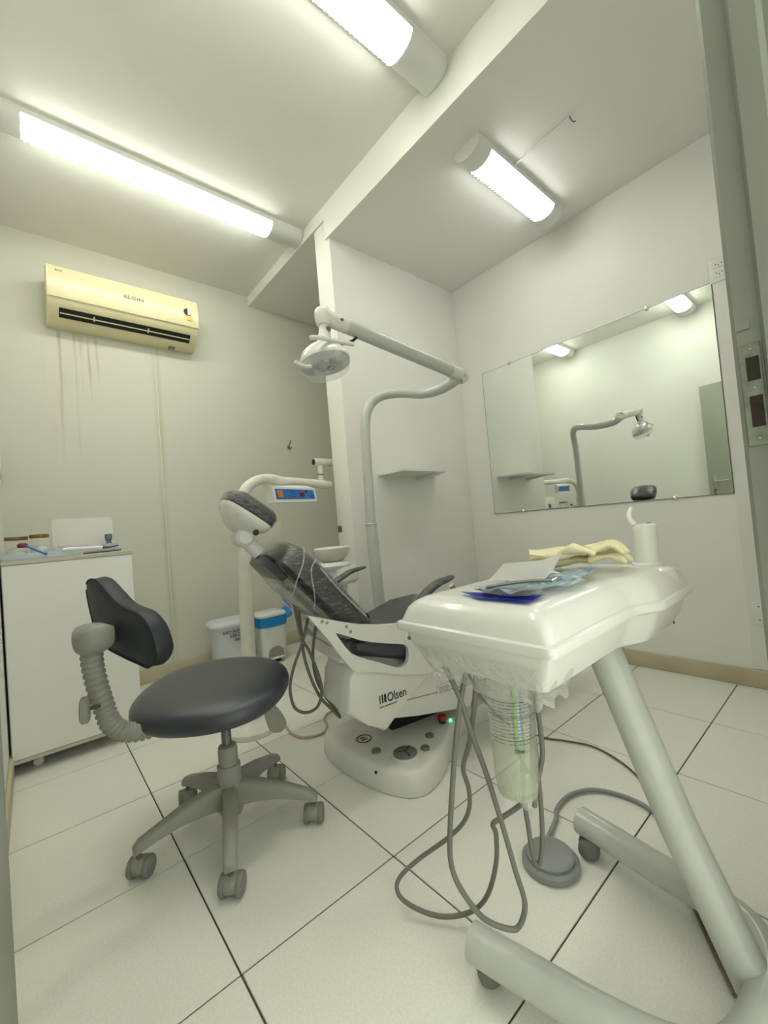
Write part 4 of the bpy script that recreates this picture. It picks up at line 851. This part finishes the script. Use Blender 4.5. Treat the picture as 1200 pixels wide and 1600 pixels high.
mk('bottle_neck', 'white_plastic', bt_, lathe, [(.020, .655), (.020, .68)], (*bo_, .042))
# printed label: frame lines and rows of text on the bottle
def ringpt(a, z, r=.0432): return Vector((bo_[0] + r * math.cos(a), bo_[1] + r * math.sin(a), z + .042))
A0 = math.radians(150); A1 = math.radians(285)
for z_ in (.572, .545, .505): mk('label_line', 'ink', bt_, tube, [ringpt(A0 + (A1 - A0) * k / 16, z_) for k in range(17)], .0004, 4, sm=False)
bm = B()
for k in range(12):
    for seg_ in range(5):
        a0 = A0 + .25 + seg_ * .36; a1 = a0 + .2 + .08 * ((k + seg_) % 3)
        tube(bm, [ringpt(a0 + (a1 - a0) * i / 4, .567 - k * .0062) for i in range(5)], .00035, 3, sm=False)
obj('label_text', bm, 'ink', bt_, kind='stuff')
aL = math.radians(228)
text('lettering', 'Olsen', .009, Matrix.Translation(ringpt(aL, .487)) @ Matrix.Rotation(aL + PI / 2, 4, 'Z') @ Matrix.Rotation(PI / 2, 4, 'X'), 'ink', bt_, sx=.9)
# holder tip at the far corner
mk('handpiece_tip', 'dmetal', t, tube, [(0.681,0.6,0.807), (0.688,0.6,0.798), (0.7,0.6,0.777)], .0058, 10, sm=False)

# ================================================================ THINGS ON THE CART
t = thing('mixing_cup_holder', 'white cylindrical cup holder on the cart platform', 'cup', (1.078, .352, .8035))
mk('cup_body', 'white_plastic', t, lathe, [(.030, .8035), (.030, .808), (.026, .812), (.0262, .883), (.0285, .887), (.0285, .896), (.024, .899), (.008, .900)], (1.078, .352, 0), seg=28)
mk('cup_slot', 'dark', t, box, (1.083, .340, .8995), (1.095, .346, .901))
o = mk('suction_tip', 'paper', None, tube, [(1.058, .364, .9005), (1.054, .368, .910), (1.056, .371, .921), (1.068, .372, .932), (1.078, .372, .938)], [.0065, .004], 10); tag(o, 'bent white plastic suction tip standing in the cup holder', 'suction tip')
hgt = lambda amp, f1, f2: (lambda s, q_: (0, 0, amp * (math.sin(f1 * s + 3 * q_) * math.cos(f2 * q_ - 2 * s))))
Z0 = TZ + .0045
t = thing('blue_pouch', 'flat royal blue film pouch with grey face on the cart', 'pouch', (.55, .40, Z0))
mk('back_film', 'bluefilm', t, flatsheet, [(.608, .518, Z0), (.583, .455, Z0 - .002), (.586, .362, Z0 - .002), (.640, .362, Z0)], 12, 8, lambda s, q_: (0, 0, .002 + .0018 * math.sin(6 * s) * math.sin(3 * q_)), thick=.0010)
mk('front_film', 'greyfilm', t, flatsheet, [(.618, .492, Z0 + .004), (.597, .450, Z0 + .003), (.602, .370, Z0 + .003), (.648, .368, Z0 + .004)], 12, 8, lambda s, q_: (0, 0, .003 + .0045 * math.sin(5 * s + 1) * math.sin(3.1 * q_)), thick=.001)
t = thing('sterile_pouch', 'pale blue see-through sterilisation pouch with instrument on the cart', 'pouch', (.7, .42, Z0))
mk('pouch_film', 'bluepouch', t, flatsheet, [(.610, .490, Z0 + .003), (.606, .385, Z0 + .003), (.755, .345, Z0 + .003), (.770, .428, Z0 + .003)], 22, 12, lambda s, q_: (0, 0, .006 + .004 * math.sin(14 * s + 5 * q_) * math.cos(9 * q_)), thick=.0006)
o2 = mk('second_pouch_film', 'bluepouch', t, flatsheet, [(.735, .440, Z0 + .004), (.745, .370, Z0 + .004), (.860, .362, Z0 + .004), (.870, .420, Z0 + .004)], 16, 10, lambda s, q_: (0, 0, .008 + .005 * math.sin(12 * s + 7 * q_) * math.cos(11 * q_)), thick=.0006)
mk('blue_print', 'blue', t, flatsheet, [(.835, .385, Z0 + .012), (.835, .372, Z0 + .012), (.862, .374, Z0 + .012), (.862, .388, Z0 + .012)], 4, 3, lambda s, q_: (0, 0, .003))
mk('instrument', 'dmetal', t, tube, [(.618, .462, Z0 + .012), (.645, .437, Z0 + .015), (.680, .405, Z0 + .017), (.705, .385, Z0 + .014)], .0028, 8)
mk('instrument_tip', 'chrome', t, tube, [(.705, .385, Z0 + .014), (.715, .380, Z0 + .018), (.722, .382, Z0 + .013)], .002, 8)
t = thing('paper_napkin', 'folded white paper napkin with one raised corner on the cart', 'napkin', (.76, .48, Z0))
na, nb, nc, nd = (.665, .492, Z0 + .014), (.700, .400, Z0 + .014), (.845, .432, Z0 + .020), (.800, .545, Z0 + .03)
mk('sheet', 'paper', t, flatsheet, [na, nb, nc, nd], 10, 10, lambda s, q_: (0, 0, .030 * s ** 2 * q_ ** 2 + .002 * math.sin(6 * s)), thick=.001)
mk('folded_corner', 'paper', t, loft, [[Vector((0.683,0.47,0.814)), Vector((0.885,0.53,0.834)), Vector((0.846,0.425,0.81)), Vector((0.687,0.39,0.815))], [Vector((0.683,0.47,0.814)) + Vector((0.001, .002, -.001)), Vector((0.885,0.53,0.834)) + Vector((.001, .002, 0)), Vector((0.846,0.425,0.81)) + Vector((.001, .002, -.001)), Vector((0.687,0.39,0.815)) + Vector((.001, .002, -.001))]])
# latex gloves: flattened hand shapes lying in a heap
def glove(o, ang, sc, label, flip=1):
    Mx = Matrix.Translation(o) @ Matrix.Rotation(ang, 4, 'Z') @ Matrix.Diagonal((sc, sc * flip, sc * 1.6, 1))
    bm = B()
    def blade(pts, hw, hh):
        P_ = smooth_path(pts, 5); n = len(P_); rr = []
        for i, p in enumerate(P_):
            T = (P_[min(i + 1, n - 1)] - P_[max(i - 1, 0)]).normalized(); S_ = Vector((-T.y, T.x, 0)).normalized()
            k = i / (n - 1); w2 = hw[0] + (hw[1] - hw[0]) * k; e = math.sqrt(max(0.05, 1 - max(0, (k - .85) / .16) ** 2)); h2 = hh * (1 + .35 * math.sin(9 * k + len(pts) + hw[0] * 900))
            rr.append([Mx @ (p + S_ * math.cos(2 * PI * j / 12) * w2 * e + Vector((0, 0, math.sin(2 * PI * j / 12) * h2 * e))) for j in range(12)])
        loft(bm, rr)
    blade([(-.11, 0, .014), (-.06, .002, .010), (0, 0, .013), (.04, 0, .011)], (.042, .045), .008)
    for k, (y_, l_, a_) in enumerate(((-.033, .065, -.15), (-.011, .078, -.04), (.012, .074, .05), (.033, .058, .18))):
        blade([(.025, y_, .012), (.045 + l_ * .4, y_ + l_ * a_ * .5, .018 + .004 * (k % 2)), (.04 + l_, y_ + l_ * a_, .009)], (.012, .009), .0055)
    blade([(-.04, .03, .012), (-.01, .058, .02), (.03, .072, .012)], (.015, .010), .006)
    bmesh.ops.remove_doubles(bm, verts=bm.verts, dist=.0001)
    ob_ = obj('latex_glove', bm, 'glovemat', None, sharp=80); tag(ob_, label, 'glove', None)
glove((.962, .455, TZ + .008), math.radians(-68), .93, 'cream latex glove lying rolled across the back of the cart top')
glove((.925, .440, TZ + .030), math.radians(-56), .90, 'cream latex glove on top of the other, nearest the napkin', -1)

# ================================================================ FOOT PEDAL
pc_ = (1.021,0.636,0.018)[:2]
t = thing('foot_pedal', 'round grey ribbed foot pedal on the floor beside the cart', 'foot pedal', (pc_[0], pc_[1], 0))
mk('pedal_base', 'pedal', t, lathe, [(.070, .0), (.074, .006), (.073, .018), (.066, .024), (.062, .024)], (*pc_, 0), seg=40)
mk('pedal_disc', 'pedal', t, lathe, [(.060, .022), (.061, .032)] + [(.058 - .0045 * k + (.0012 if k % 2 else 0), .0345 + .0013 * (k % 2) + .0004 * k) for k in range(11)] + [(.004, .041)], (*pc_, 0), seg=40)
mk('pedal_tube', 'pedal', t, tube, [(pc_[0] + .04, pc_[1] + .04, .012)] + [(1.171,0.7,0.01), (1.217,0.72,0.01), (1.291,0.725,0.01), (1.345,0.708,0.01), (1.388,0.674,0.01), (1.413,0.614,0.01), (1.414,0.549,0.01), (1.391,0.498,0.01), (1.319,0.437,0.01), (1.221,0.386,0.01), (1.132,0.349,0.01)], .0065, 10, 6)
